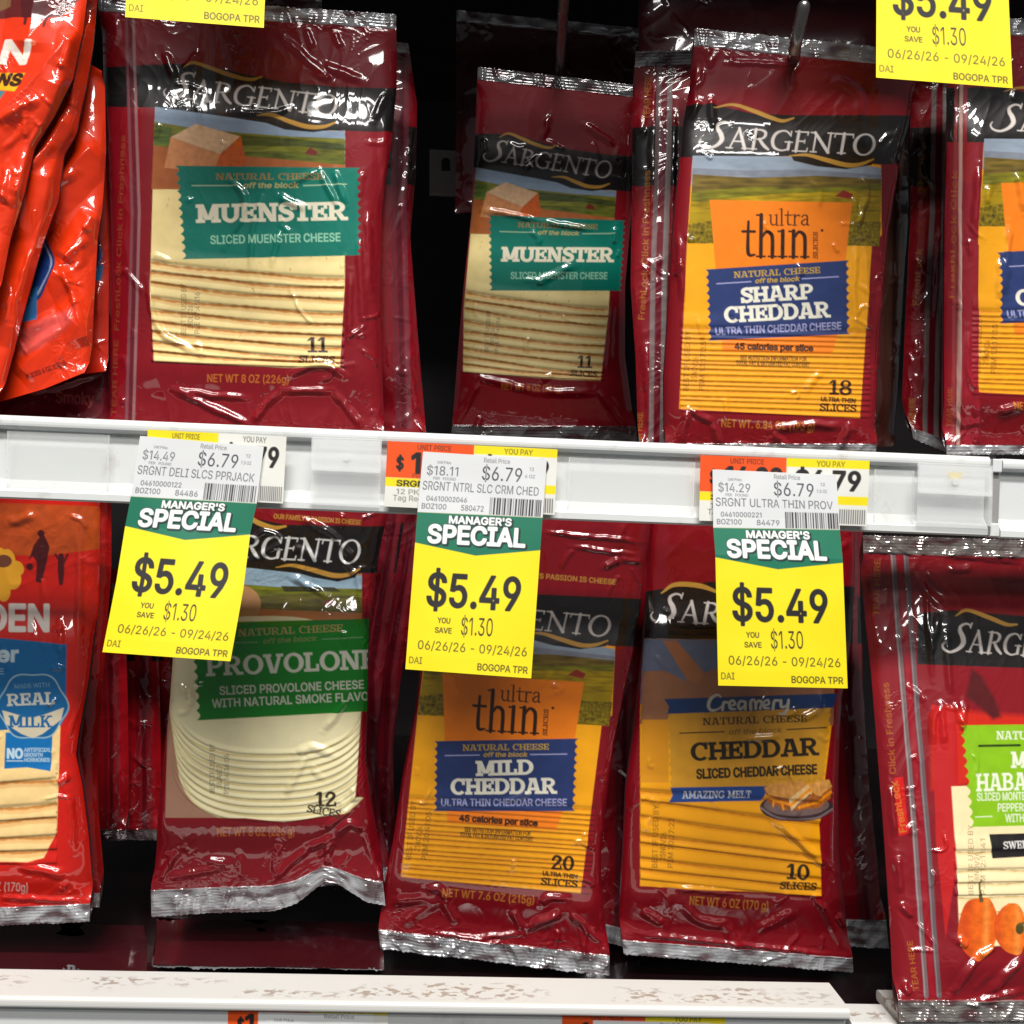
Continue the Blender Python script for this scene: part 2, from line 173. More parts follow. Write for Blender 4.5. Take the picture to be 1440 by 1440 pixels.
def empty(name, loc, label, cat, group=None):
    o = bpy.data.objects.new(name, None); COL.objects.link(o); o.location = loc; o.empty_display_size = .02
    o['label'] = label; o['category'] = cat
    if group: o['group'] = group
    return o
def link(name, verts, faces, m, parent=None, smooth=True, col=None, nrm=None):
    verts = np.asarray(verts, float)
    if parent is not None: verts = verts - np.array(parent['_o'])
    me = bpy.data.meshes.new(name)
    if isinstance(faces, np.ndarray) and len(faces) > 200:
        n, k = len(faces), faces.shape[1]
        me.vertices.add(len(verts)); me.vertices.foreach_set('co', verts.astype(np.float32).ravel())
        me.loops.add(n * k); me.loops.foreach_set('vertex_index', faces.astype(np.int32).ravel())
        me.polygons.add(n); me.polygons.foreach_set('loop_start', np.arange(0, n * k, k, dtype=np.int32))
        me.update(calc_edges=True)
    else:
        me.from_pydata([tuple(v) for v in verts], [], [tuple(int(i) for i in f) for f in faces])
    me.polygons.foreach_set('use_smooth', np.full(len(me.polygons), smooth))
    if col is not None:
        a = me.color_attributes.new('print', 'FLOAT_COLOR', 'POINT')
        a.data.foreach_set('color', np.concatenate([col, np.ones((len(col), 1))], 1).astype(np.float32).ravel())
    if nrm is not None:
        a = me.attributes.new('film_normal', 'FLOAT_VECTOR', 'POINT'); a.data.foreach_set('vector', nrm.astype(np.float32).ravel())
    me.materials.append(m); me.update()
    o = bpy.data.objects.new(name, me); COL.objects.link(o)
    if parent is not None: o.parent = parent['_e']
    return o
class Thing(dict):
    def __init__(s, name, base, label, cat, group=None):
        s['_o'] = tuple(float(q) for q in base); s['_e'] = empty(name, s['_o'], label, cat, group)

# ---------------------------------------------------------------- noise
def value_noise(x, y, seed):
    r = np.random.RandomState(seed); n = 256; g = r.rand(n, n) * math.tau
    gx, gy = np.cos(g), np.sin(g)
    xi = np.floor(x).astype(int); yi = np.floor(y).astype(int); fx = x - xi; fy = y - yi
    u = fx ** 3 * (fx * (fx * 6 - 15) + 10); v = fy ** 3 * (fy * (fy * 6 - 15) + 10)
    def d(i, j):
        a, b = (xi + i) % n, (yi + j) % n
        return gx[a, b] * (fx - i) + gy[a, b] * (fy - j)
    return (d(0, 0) * (1 - u) + d(1, 0) * u) * (1 - v) + (d(0, 1) * (1 - u) + d(1, 1) * u) * v
def ridged(x, y, seed, oct=3):
    out = 0; a = 1.0
    wx = value_noise(x * .7 + 9, y * .7, seed + 77); wy = value_noise(x * .7, y * .7 + 5, seed + 78)
    x = x + .8 * wx; y = y + .8 * wy
    for k in range(oct):
        n = 1 - np.abs(value_noise(x, y, seed + k)) * 2.0
        out = out + a * np.clip(n, 0, 1) ** 2.2; a *= .42; x = x * 2.1; y = y * 2.1
    return out
def smooth(t): t = np.clip(t, 0, 1); return t * t * (3 - 2 * t)

# ---------------------------------------------------------------- signed distances and lettering
def sdf(polys, x, y):
    n = len(x); E = sum(len(p) for p in polys)
    if n * E > 6e6:
        k = max(1, int(6e6 / E))
        return np.concatenate([sdf(polys, x[i:i + k], y[i:i + k]) for i in range(0, n, k)])
    d = np.full(n, 1e18); par = np.zeros(n, bool)
    for p in polys:
        p = np.asarray(p, float); q = np.roll(p, -1, 0)
        ex, ey = (q - p).T; l2 = np.maximum(ex * ex + ey * ey, 1e-12)
        wx = x[:, None] - p[:, 0]; wy = y[:, None] - p[:, 1]
        t = np.clip((wx * ex + wy * ey) / l2, 0, 1)
        d = np.minimum(d, ((wx - ex * t) ** 2 + (wy - ey * t) ** 2).min(1))
        c = (p[:, 1] > y[:, None]) != (q[:, 1] > y[:, None])
        xc = p[:, 0] + (y[:, None] - p[:, 1]) * ex / np.where(np.abs(ey) < 1e-12, 1e-12, ey)
        par ^= ((c & (x[:, None] < xc)).sum(1) % 2).astype(bool)
    d = np.sqrt(d)
    return np.where(par, d, -d)
def capsules(pts, x, y):
    # pts: (x, y, r) polyline; positive inside
    out = np.full(len(x), -1e9)
    for (x0, y0, r0), (x1, y1, r1) in zip(pts[:-1], pts[1:]):
        ex, ey = x1 - x0, y1 - y0; l2 = max(ex * ex + ey * ey, 1e-9)
        t = np.clip(((x - x0) * ex + (y - y0) * ey) / l2, 0, 1)
        out = np.maximum(out, r0 + (r1 - r0) * t - np.hypot(x - x0 - ex * t, y - y0 - ey * t))
    return out
def spline(p, n=8):
    p = np.asarray(p, float); q = np.vstack([2 * p[0] - p[1], p, 2 * p[-1] - p[-2]]); o = []
    for i in range(1, len(q) - 2):
        for t in np.linspace(0, 1, n, endpoint=False):
            a, b, c, d = q[i - 1:i + 3]
            o.append(.5 * (2 * b + (c - a) * t + (2 * a - 5 * b + 4 * c - d) * t * t + (3 * b - a - 3 * c + d) * t ** 3))
    o.append(p[-1]); return np.array(o)

SANS = {}
for ln in GLYPHS.strip('\n').split('\n'):
    h, *cs = ln[1:].split('|')
    SANS[ln[0]] = (int(h) / 509, [('P', [np.array(c.split(), float).reshape(-1, 2) / 509 for c in cs if c])])
SANS[' '] = (.36, [])
def bx(x0, y0, x1, y1): return [(x0, y0), (x1, y0), (x1, y1), (x0, y1)]
def dg(x0, y0, x1, y1, ww): return [(x0 - ww / 2, y0), (x0 + ww / 2, y0), (x1 + ww / 2, y1), (x1 - ww / 2, y1)]
def ell(cx, cy, rx, ry, a0, a1, wx, wy, n=28):
    a = np.radians(np.linspace(a0, a1, n)); c, s = np.cos(a), np.sin(a)
    return np.vstack([np.c_[cx + rx * c, cy + ry * s], np.c_[cx + (rx - wx) * c, cy + (ry - wy) * s][::-1]])
def G(adv, *prims): return (adv, [p if isinstance(p, tuple) else ('P', [np.array(p, float)]) for p in prims])
def K(*pts, n=6): return ('K', spline(pts, n))
B, T = .23, .15
def two(x0, x1): return [bx(x0, 0, x1, T), bx(x0, 1 - T, x1, 1)]
_S = [K((.70, .72, .09), (.60, .88, .085), (.4, .92, .085), (.2, .84, .1), (.16, .69, .11), (.3, .56, .115), (.5, .48, .115), (.66, .36, .115), (.66, .2, .105), (.5, .09, .085), (.3, .08, .085), (.12, .24, .09)), bx(.62, .66, .77, 1), bx(.03, 0, .18, .34)]
def ring(cx, rx): return ('P', [ell(cx, .5, rx, .52, 0, 352, 0, 0)[:28], ell(cx, .5, rx - B, .52 - T, 0, 352, 0, 0)[:28]])
SLAB = {
 'I': G(.52, bx(.15, 0, .37, 1), *two(0, .52)),
 'H': G(1.0, bx(.09, 0, .31, 1), bx(.69, 0, .91, 1), *two(0, .42), *two(.58, 1), bx(.3, .42, .7, .58)),
 'E': G(.82, bx(.09, 0, .31, 1), bx(0, 0, .78, T), bx(0, 1 - T, .78, 1), bx(.3, .42, .58, .58), bx(.64, 0, .78, .34), bx(.64, .66, .78, 1), bx(.5, .32, .62, .68)),
 'L': G(.78, bx(.09, 0, .31, 1), bx(0, 0, .74, T), bx(0, 1 - T, .44, 1), bx(.6, 0, .74, .38)),
 'T': G(.84, bx(.31, 0, .53, 1), bx(.17, 0, .67, T), bx(0, 1 - T, .84, 1), bx(0, .64, .14, 1), bx(.7, .64, .84, 1)),
 'M': G(1.2, bx(.11, 0, .31, 1), bx(.87, 0, 1.09, 1), bx(0, 0, .42, T), bx(.76, 0, 1.2, T), bx(0, 1 - T, .3, 1), bx(.9, 1 - T, 1.2, 1), dg(.52, .2, .24, 1, .24), dg(.67, .2, .95, 1, .24), bx(.47, .16, .72, .3)),
 'N': G(1.02, bx(.11, 0, .28, 1), bx(.74, 0, .91, 1), bx(0, 0, .4, T), bx(0, 1 - T, .3, 1), bx(.62, 1 - T, 1.02, 1), dg(.79, 0, .22, 1, .27)),
 'U': G(1.0, ell(.5, .36, .42, .38, 180, 360, B, .17), bx(.08, .34, .31, 1), bx(.7, .34, .92, 1), bx(0, 1 - T, .42, 1), bx(.58, 1 - T, 1, 1)),
 'O': G(1.0, ring(.5, .5)),
 '0': G(.78, ring(.38, .38)),
 'C': G(.92, ell(.5, .5, .5, .52, 48, 312, B, T), bx(.72, .62, .87, 1)),
 'G': G(1.0, ell(.5, .5, .5, .52, 48, 340, B, T), bx(.72, .64, .87, 1), bx(.55, .34, 1.0, .48), bx(.75, .1, .95, .48)),
 'D': G(.98, bx(.09, 0, .31, 1), bx(0, 0, .5, T), bx(0, 1 - T, .5, 1), ell(.44, .5, .52, .5, -90, 90, B, T)),
 'P': G(.86, bx(.09, 0, .31, 1), bx(0, 0, .44, T), bx(0, 1 - T, .5, 1), ell(.46, .7, .38, .3, -90, 90, .21, .13), bx(.3, .4, .48, .53)),
 'R': G(.98, bx(.09, 0, .31, 1), bx(0, 0, .42, T), bx(0, 1 - T, .5, 1), ell(.46, .71, .38, .29, -90, 90, .21, .13), bx(.3, .42, .48, .55), dg(.78, 0, .5, .46, .24), bx(.66, 0, .98, T)),
 'B': G(.92, bx(.09, 0, .31, 1), bx(0, 0, .5, T), bx(0, 1 - T, .5, 1), ell(.46, .73, .36, .27, -90, 90, .2, .13), ell(.48, .28, .41, .28, -90, 90, .22, .14), bx(.3, .44, .5, .57)),
 'A': G(1.02, dg(.18, 0, .44, 1, .17), dg(.83, 0, .56, 1, .24), bx(.3, .24, .7, .38), bx(0, 0, .38, T), bx(.62, 0, 1.02, T), bx(.25, 1 - T, .64, 1)),
 'V': G(1.0, dg(.45, 0, .18, 1, .24), dg(.55, 0, .84, 1, .17), bx(0, 1 - T, .4, 1), bx(.64, 1 - T, 1, 1)),
 'Z': G(.82, bx(0, 0, .8, T), bx(.02, 1 - T, .78, 1), dg(.16, .1, .64, .9, .26), bx(.66, 0, .8, .36), bx(.02, .66, .16, 1)),
 'K': G(1.0, bx(.09, 0, .31, 1), *two(0, .42), dg(.28, .4, .76, 1, .2), dg(.8, 0, .44, .62, .24), bx(.6, 0, 1, T), bx(.56, 1 - T, .96, 1)),
 'Y': G(.98, bx(.38, 0, .6, .5), bx(.24, 0, .74, T), dg(.47, .42, .18, 1, .23), dg(.51, .42, .8, 1, .19), bx(0, 1 - T, .4, 1), bx(.6, 1 - T, .98, 1)),
 'W': G(1.3, dg(.42, 0, .18, 1, .22), dg(.42, 0, .64, 1, .17), dg(.9, 0, .66, 1, .22), dg(.9, 0, 1.12, 1, .17), bx(0, 1 - T, .38, 1), bx(.94, 1 - T, 1.3, 1)),
 'S': G(.8, *_S),
 '1': G(.62, bx(.22, 0, .44, 1), bx(.04, 0, .62, T), dg(.06, .74, .3, 1, .2)),
 '2': G(.76, K((.12, .74, .1), (.24, .9, .09), (.42, .91, .09), (.58, .78, .11), (.52, .58, .11), (.3, .34, .1), (.12, .1, .09)), bx(.03, 0, .72, T), bx(.58, 0, .72, .32), bx(.03, .58, .2, .78)),
 '8': G(.8, ('P', [ell(.4, .74, .33, .28, 0, 352, 0, 0)[:28], ell(.4, .74, .14, .14, 0, 352, 0, 0)[:28]]), ('P', [ell(.4, .28, .39, .3, 0, 352, 0, 0)[:28], ell(.4, .28, .17, .15, 0, 352, 0, 0)[:28]])),
 ' ': (.45, []),
}
# classical capitals with thick and thin strokes for the brand band
def sf(x, y, ww): return K((x - ww, y, .018), (x + ww, y, .018), n=2)
SERIF = {
 'A': G(.92, K((.14, 0, .02), (.44, 1.02, .035), n=2), K((.42, 1.02, .05), (.78, 0, .068), n=2), K((.24, .36, .02), (.62, .36, .02), n=2), sf(.13, .015, .13), sf(.79, .015, .13)),
 'R': G(.86, K((.2, 0, .06), (.2, 1, .06), n=2), sf(.2, .015, .15), sf(.14, .985, .1), K((.18, .98, .022), (.42, .98, .03), (.6, .88, .055), (.62, .7, .06), (.5, .55, .035), (.22, .5, .02)), K((.4, .52, .05), (.62, .22, .065), (.84, .02, .04))),
 'G': G(.94, K((.82, .78, .03), (.66, .95, .028), (.46, .99, .03), (.2, .84, .058), (.1, .5, .07), (.2, .16, .058), (.46, .01, .03), (.66, .03, .028), (.8, .1, .03)), K((.8, .08, .055), (.8, .44, .055), n=2), sf(.78, .44, .15), K((.83, .74, .015), (.83, .98, .02), n=2)),
 'E': G(.72, K((.2, 0, .06), (.2, 1, .06), n=2), K((.06, .985, .02), (.6, .985, .024), n=2), K((.06, .015, .02), (.64, .015, .024), n=2), K((.2, .52, .02), (.5, .52, .022), n=2), K((.6, .99, .02), (.59, .84, .012), n=2), K((.64, .01, .02), (.66, .18, .012), n=2), K((.5, .6, .012), (.5, .43, .012), n=2)),
 'N': G(.98, K((.2, 0, .025), (.2, .95, .03), n=2), K((.16, .98, .055), (.82, .02, .065), n=2), K((.82, 0, .03), (.82, 1, .028), n=2), sf(.2, .015, .13), sf(.1, .985, .1), sf(.82, .985, .13)),
 'T': G(.8, K((.4, 0, .06), (.4, 1, .06), n=2), sf(.4, .015, .16), K((.04, .975, .026), (.78, .975, .026), n=2), K((.04, .99, .02), (.02, .8, .012), n=2), K((.78, .99, .02), (.8, .8, .012), n=2)),
 'O': G(1.0, ('P', [ell(.5, .5, .46, .55, 0, 352, 0, 0)[:28], np.array(ell(.51, .5, .345, .5, 0, 352, 0, 0)[:28])])),
 'S': G(1.2, K((.98, 1.2, .03), (.93, 1.36, .045), (.76, 1.4, .05), (.6, 1.24, .075), (.62, 1.0, .1), (.74, .74, .12), (.8, .42, .12), (.66, .12, .085), (.4, -.06, .06), (.16, .02, .05), (.05, .24, .04), (.1, .42, .02)), K((.98, 1.2, .02), (1.0, 1.46, .035), n=2)),
 ' ': (.3, []),
}
# light lower case for the thin-slices flag
LOWER = {
 'u': G(.62, K((.13, .98, .05), (.13, .3, .05), (.22, .06, .045), (.38, .08, .03), (.48, .2, .03)), K((.48, 1, .05), (.48, .08, .05), (.56, .02, .03), n=3), sf(.08, .97, .07), sf(.42, .97, .06)),
 'l': G(.34, K((.16, 0, .052), (.16, 1.55, .052), n=2), sf(.16, .02, .12), sf(.1, 1.54, .07)),
 't': G(.44, K((.2, 1.34, .03), (.19, .3, .055), (.25, .06, .045), (.4, .08, .025), n=4), K((.02, .96, .035), (.4, .96, .035), n=2)),
 'r': G(.5, K((.16, 0, .052), (.16, 1, .052), n=2), sf(.16, .02, .13), sf(.09, .98, .07), K((.17, .68, .03), (.28, .94, .035), (.44, .93, .06))),
 'a': G(.58, K((.1, .8, .05), (.2, .97, .035), (.36, .94, .045), (.42, .75, .052), (.42, .1, .052), (.52, .03, .03)), K((.42, .62, .025), (.2, .5, .045), (.08, .26, .055), (.17, .05, .045), (.3, .07, .035), (.42, .22, .025))),
 'h': G(.68, K((.16, 0, .055), (.16, 1.6, .055), n=2), sf(.16, .02, .13), sf(.09, 1.59, .07), K((.17, .72, .03), (.32, .95, .04), (.48, .86, .055), (.52, .6, .055), (.52, 0, .055)), sf(.52, .02, .12)),
 'i': G(.34, K((.16, 0, .055), (.16, 1, .055), n=2), sf(.16, .02, .13), sf(.09, .98, .07)),
 'n': G(.68, K((.16, 0, .055), (.16, 1, .055), n=2), sf(.16, .02, .13), sf(.09, .98, .07), K((.17, .72, .03), (.32, .96, .04), (.48, .86, .055), (.52, .6, .055), (.52, 0, .055)), sf(.52, .02, .12)),
}
FONTS = dict(sans=SANS, slab=SLAB, serif=SERIF, lower=LOWER)

class Paint:
    """print laid on a sheet: x, y are the sheet's own flat coordinates, c its linear base colour"""
    def __init__(s, x, y, base):
        s.x = x.ravel(); s.y = y.ravel(); s.c = np.empty((len(s.x), 3)); s.c[:] = lin(base); s.aa = 1.1; s.lab = None; s.cm = None
    def map(s, src, dst):
        # lay the same artwork on another pack: least squares affine dst -> src
        A = np.c_[np.asarray(dst, float), np.ones(len(dst))]; m, *_ = np.linalg.lstsq(A, np.asarray(src, float), rcond=None)
        q = np.c_[s.x, s.y, np.ones(len(s.x))] @ m; s.x, s.y = q[:, 0], q[:, 1]; s.aa *= math.sqrt(abs(np.linalg.det(m[:2])))
    def box(s, x0, y0, x1, y1, m=3): return np.nonzero((s.x > x0 - m) & (s.x < x1 + m) & (s.y > y0 - m) & (s.y < y1 + m))[0]
    def clip(s, pts=None): s.cm = None if pts is None else np.clip(.5 + sdf([np.asarray(pts, float)], s.x, s.y) / s.aa, 0, 1)
    def mix(s, i, cov, col, alpha=1.0):
        if s.cm is not None: cov = cov * s.cm[i]
        cov = (cov * alpha)[:, None]; s.c[i] = s.c[i] * (1 - cov) + (lin(col) if len(np.shape(col)) == 1 else col) * cov
    def fill(s, pts, col, alpha=1.0, soft=0.0, grow=0.0, scal=None):
        p = np.asarray(pts, float); m = 4 + soft + abs(grow); i = s.box(p[:, 0].min(), p[:, 1].min(), p[:, 0].max(), p[:, 1].max(), m)
        if len(i) == 0: return i
        d = sdf([p], s.x[i], s.y[i]) + grow
        cov = np.clip(.5 + d / (s.aa + soft), 0, 1); s.mix(i, cov, col, alpha); return i[cov > .5]
    def line(s, pts, col, wd, alpha=1.0, curve=False, rag=0.0, seed=0):
        p = np.asarray(pts, float)
        if p.shape[1] == 2: p = np.c_[p, np.full(len(p), wd / 2)]
        if curve: p = spline(p, 6)
        i = s.box(p[:, 0].min() - wd, p[:, 1].min() - wd, p[:, 0].max() + wd, p[:, 1].max() + wd)
        if len(i) == 0: return
        d = capsules([tuple(q) for q in p], s.x[i], s.y[i])
        if rag: d = d + rag * (value_noise(s.x[i] / 9, s.y[i] / 9, seed) * 1.5)
        s.mix(i, np.clip(.5 + d / s.aa, 0, 1), col, alpha)
    def text(s, t, x0, y0, x1, y1, cap, col, font='sans', bold=0.0, shear=0.0, alpha=1.0, gap=0.0):
        f = FONTS[font]; adv = sum(f[ch][0] + gap for ch in t) - gap - (.1 if font == 'sans' else 0)
        L = math.hypot(x1 - x0, y1 - y0); dx, dy = (x1 - x0) / L, (y1 - y0) / L; ux, uy = dy, -dx; sx = L / adv
        ex = cap * 1.6 + 4; I = s.box(min(x0, x1) - ex, min(y0, y1) - ex, max(x0, x1) + ex, max(y0, y1) + ex)
        if len(I) == 0: return
        X, Y = s.x[I], s.y[I]
        gx = (X - x0) * dx + (Y - y0) * dy; gy = (X - x0) * ux + (Y - y0) * uy; gx = gx - shear * gy
        pen = -.06 * sx if font == 'sans' else 0.0
        for ch in t:
            a, prims = f[ch]
            sub = np.nonzero((gx > pen - cap * .4 - 2) & (gx < pen + a * sx + cap * .4 + 2) & (gy > -cap * .45 - 2) & (gy < cap * 1.75 + 2))[0]
            if len(sub) and prims:
                xx = gx[sub] - pen; yy = gy[sub]; d = np.full(len(sub), -1e9)
                for k, q in prims:
                    if k == 'P': d = np.maximum(d, sdf([np.asarray(c) * (sx, cap) for c in q], xx, yy))
                    else: d = np.maximum(d, capsules([(px * sx, py * cap, r * min(sx, cap) ) for px, py, r in q], xx, yy))
                s.mix(I[sub], np.clip(.5 + (d + bold) / s.aa, 0, 1), col, alpha)
            pen += (a + gap) * sx
    def ticket(s, tl, tr, br, bl, col, n=11, bite=5.0, right=True):
        # name label with bitten stamp-like sides
        P = []
        tl, tr, br, bl = (np.array(q, float) for q in (tl, tr, br, bl))
        def side(a, b, inward):
            for k in range(n):
                for t in np.linspace(0, 1, 7, endpoint=False):
                    P.append(a + (b - a) * (k + t) / n + inward * bite * math.sin(math.pi * t))
        h = (tr - tl) / np.linalg.norm(tr - tl)
        P.append(tl); P.append(tr)
        if right: side(tr, br, -h)
        P.append(br); P.append(bl); side(bl, tl, h)
        i = s.fill(P, col)
        if s.lab is None: s.lab = np.zeros(len(s.x), bool)
        s.lab[i] = True
    def mottle(s, pts, amt, scale, seed, flat=1.0):
        # uneven ink, fields or cheese inside an outline
        p = np.asarray(pts, float); i = s.box(p[:, 0].min(), p[:, 1].min(), p[:, 0].max(), p[:, 1].max(), 0)
        if len(i) == 0: return
        i = i[sdf([p], s.x[i], s.y[i]) > 0]
        sy = scale / flat; n = value_noise(s.x[i] / scale, s.y[i] / sy, seed) + .5 * value_noise(s.x[i] / scale * 2.3, s.y[i] / sy * 2.3, seed + 1)
        s.c[i] = np.clip(s.c[i] * (1 + amt * n)[:, None], 0, 1)

# ---------------------------------------------------------------- sheets of film and paper
def resample(p, n, sm=2):
    p = np.asarray(p, float); d = np.r_[0, np.cumsum(np.hypot(*np.diff(p, axis=0).T))]
    t = np.linspace(0, d[-1], n * 3); q = np.c_[np.interp(t, d, p[:, 0]), np.interp(t, d, p[:, 1])]
    k = max(1, int(sm * n / 100 * 3)); ker = np.hanning(2 * k + 3)[1:-1]; ker /= ker.sum()
    z = np.vstack([2 * q[0] - q[k:0:-1], q, 2 * q[-1] - q[-2:-k - 2:-1]])
    q = np.c_[np.convolve(z[:, 0], ker, 'valid'), np.convolve(z[:, 1], ker, 'valid')]
    i = np.linspace(0, len(q) - 1, n); a = np.arange(len(q))
    return np.c_[np.interp(i, a, q[:, 0]), np.interp(i, a, q[:, 1])]
def grid_faces(nv, nu):
    a = (np.arange(nv - 1)[:, None] * nu + np.arange(nu - 1)).ravel()
    return np.stack([a, a + nu, a + nu + 1, a + 1], 1)
def part(name, P, F, m, th, c=None, nrm=None):
    if len(F) == 0: return
    ids, inv = np.unique(F, return_inverse=True)
    return link(name, P[ids], inv.reshape(F.shape), m, th, True, None if c is None else c[ids], None if nrm is None else nrm[ids])

PACKS = 0
def pack(name, label, cat, group, Lp, Rp, D, base=(132, 9, 24), art=None, content=None, T=5.2, ramp=62, top=0, bottom=0, creases=(), sharp=False, rid=(.55, 34), taut=.3,
         seed=1, sag=None, dx=1.1, window=None, zips=None, steps=None, crink=36, edge=5.0, thick=9, foil=(200, 202, 206), sm=2, rimp=.7, lift=0.0, crimp=.7):
    Lp = np.asarray(Lp, float); Rp = np.asarray(Rp, float)
    ln = np.hypot(*np.diff(Lp, axis=0).T).sum(); wd = np.abs(Rp[:, 0].mean() - Lp[:, 0].mean())
    nv = int(ln / dx); nu = int(wd / dx)
    a = resample(Lp, nv, sm); b = resample(Rp, nv, sm); u = np.linspace(0, 1, nu); v = np.linspace(0, 1, nv)[:, None]
    X = a[:, :1] * (1 - u) + b[:, :1] * u; Y = a[:, 1:] * (1 - u) + b[:, 1:] * u
    if sag is not None:
        s = np.asarray(sag, float); Y = Y + np.interp(u, s[:, 0], s[:, 1]) * np.clip((v - .7) / .3, 0, 1) ** 2
    Y = Y + 1.1 * np.abs(np.mod(u * wd / 7, 1) * 2 - 1) * (np.exp(-v * ln / 3) * (top > 0) - np.exp(-(1 - v) * ln / 3) * (bottom > 0))
    D0 = D[0] + (D[1] - D[0]) * v + 0 * X
    mm = D0.mean() / FPX * 1000
    vt = top / ln; vb = 1 - bottom / ln
    ends = smooth((v - vt) * ln / 30) * smooth((vb - v) * ln / 30)
    H = -edge * np.exp(-np.minimum(u, 1 - u) * wd / 10) * ends + lift * np.sin(math.pi * v) * np.sin(math.pi * u)
    plate = np.zeros_like(X)
    if content is not None:
        sd = sdf([np.asarray(content, float)], X.ravel(), Y.ravel()).reshape(X.shape)
        plate = smooth((sd + ramp) / ramp); H = H + T * plate
        taper = smooth((v - vt) * ln / 60) * smooth((vb - v) * ln / 60)
    P = at(X, Y, D0); P[..., 1] -= H / 1000
    PX, PY = proj(P)
    x, y = PX.ravel(), PY.ravel()
    loose = (taut + (1 - taut) * (1 - plate)).ravel()
    ang = .5 + .4 * math.sin(seed * 3.7)
    xr = x * math.cos(ang) + y * math.sin(ang); yr = -x * math.sin(ang) + y * math.cos(ang)
    h = rid[0] * .62 * loose * (ridged(xr / rid[1] / 1.25 + seed * 7.3, yr / (rid[1] * 2.6) + seed * 3.1, seed, 2) - .6)
    h += rid[0] * .8 * loose * value_noise(x / 70 + seed, y / 90, seed + 9)
    patch = np.clip(value_noise(x / 60 + 3, y / 60 + seed, seed + 21) * 3 - .35, 0, 1)
    h += rid[0] * .30 * loose * patch * ridged(x / 11, y / 11, seed + 31, 2)
    hs = steps(x, y) if steps is not None else 0.0
    q = np.random.RandomState(seed + 400); extra = []
    for _ in range(crink):
        uu_, vv_ = q.rand(), q.rand()
        if q.rand() < .45: uu_ = (q.rand() * .16) if q.rand() < .5 else 1 - q.rand() * .16
        j, i_ = int(vv_ * (nv - 1)), int(uu_ * (nu - 1)); x0_, y0_ = PX[j, i_], PY[j, i_]
        an = q.normal(1.4, .7); L_ = q.uniform(10, 48); x1_, y1_ = x0_ + L_ * math.cos(an), y0_ + L_ * math.sin(an)
        extra.append((x0_, y0_, x1_, y1_, q.uniform(4, 8.5), q.uniform(.3, .8), ((x0_ + x1_) / 2 + q.normal(0, 6), (y0_ + y1_) / 2 + q.normal(0, 6))))
    for cr in list(creases) + extra:
        x0, y0, x1, y1, wc, A = cr[:6]
        if len(cr) > 6: pts = spline([(x0, y0), cr[6], (x1, y1)], 5)
        else: pts = np.array([(x0, y0), (x1, y1)], float)
        i = np.nonzero((x > pts[:, 0].min() - wc) & (x < pts[:, 0].max() + wc) & (y > pts[:, 1].min() - wc) & (y < pts[:, 1].max() + wc))[0]
        if not len(i): continue
        d = np.full(len(i), 1e9); tt = np.zeros(len(i)); n = len(pts) - 1
        jx = x[i] + 2.2 * value_noise(x[i] / 17, y[i] / 17, 5); jy = y[i] + 2.2 * value_noise(x[i] / 17, y[i] / 17, 6)
        for k in range(n):
            ex, ey = pts[k + 1] - pts[k]; l2 = ex * ex + ey * ey
            t = np.clip(((jx - pts[k, 0]) * ex + (jy - pts[k, 1]) * ey) / l2, 0, 1)
            q = np.hypot(jx - pts[k, 0] - ex * t, jy - pts[k, 1] - ey * t)
            m = q < d; d = np.where(m, q, d); tt = np.where(m, (k + t) / n, tt)
        if sharp and wc > 14: h[i] += A * np.clip(1 - d / wc, 0, 1) * np.clip(np.sin(math.pi * np.clip(tt, .03, .97)) * 2.5, 0, 1); continue
        h[i] += A * (.5 + .5 * np.cos(math.pi * np.clip(d / wc, 0, 1))) * np.clip(np.sin(math.pi * np.clip(tt, .04, .96)) * 1.6, 0, 1)
    h = h.reshape(X.shape); seal = ((v < vt) | (v > vb)) & (u >= 0)
    vv = (v * ln + 0 * X).ravel(); uu = (u * wd + 0 * v).ravel()
    crump = 1.3 * ridged(uu / 30 + seed, vv / 34, seed + 51, 2) + .10 * ridged(uu / 8, vv / 40 + seed, seed + 52, 1) + .16 * np.sin(vv * math.tau / 4.4)
    near = np.clip(1 - np.maximum(0, (v - vt) * ln) / 22, 0, 1) * (top > 0) + np.clip(1 - np.maximum(0, (vb - v) * ln) / 22, 0, 1) * (bottom > 0)
    h = h + crimp * np.where(seal, crump.reshape(X.shape) * .9, rimp * near * .5 * ridged(uu / 24 + seed, vv / 9, seed + 61, 2).reshape(X.shape))
    h = h * smooth(np.minimum(u, 1 - u) * wd / 5 + .25)
    P[..., 1] -= h / 1000
    gu = np.gradient(P, axis=1); gv = np.gradient(P, axis=0); FN = np.cross(gv, gu).reshape(-1, 3); FN /= np.maximum(np.linalg.norm(FN, axis=1), 1e-12)[:, None]
    if FN[:, 1].mean() > 0: FN = -FN
    if steps is not None: P[..., 1] -= hs.reshape(X.shape) / 1000
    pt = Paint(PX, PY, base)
    keep = (pt.x.copy(), pt.y.copy())
    if art: art(pt)
    x, y = keep
    sl = seal.ravel(); n = value_noise(uu / 22, vv / 20, seed + 3)
    n2 = np.clip(value_noise(uu / 30 + 7, vv / 12 + seed, seed + 5) * 2.0 + .12, 0, .8)
    pt.c[sl] = (lin(foil) * np.clip(1 + .7 * n[sl], .3, 1.6)[:, None]) * (1 - n2[sl])[:, None] + lin((84, 34, 42)) * n2[sl][:, None]
    Pf = P.reshape(-1, 3); F = grid_faces(nv, nu); f0 = F[:, 0]
    base_pt = at(X[-1].mean(), Y[-1].mean(), D0[-1, 0])
    th = Thing(name, base_pt, label, cat, group)
    rows = f0 // nu
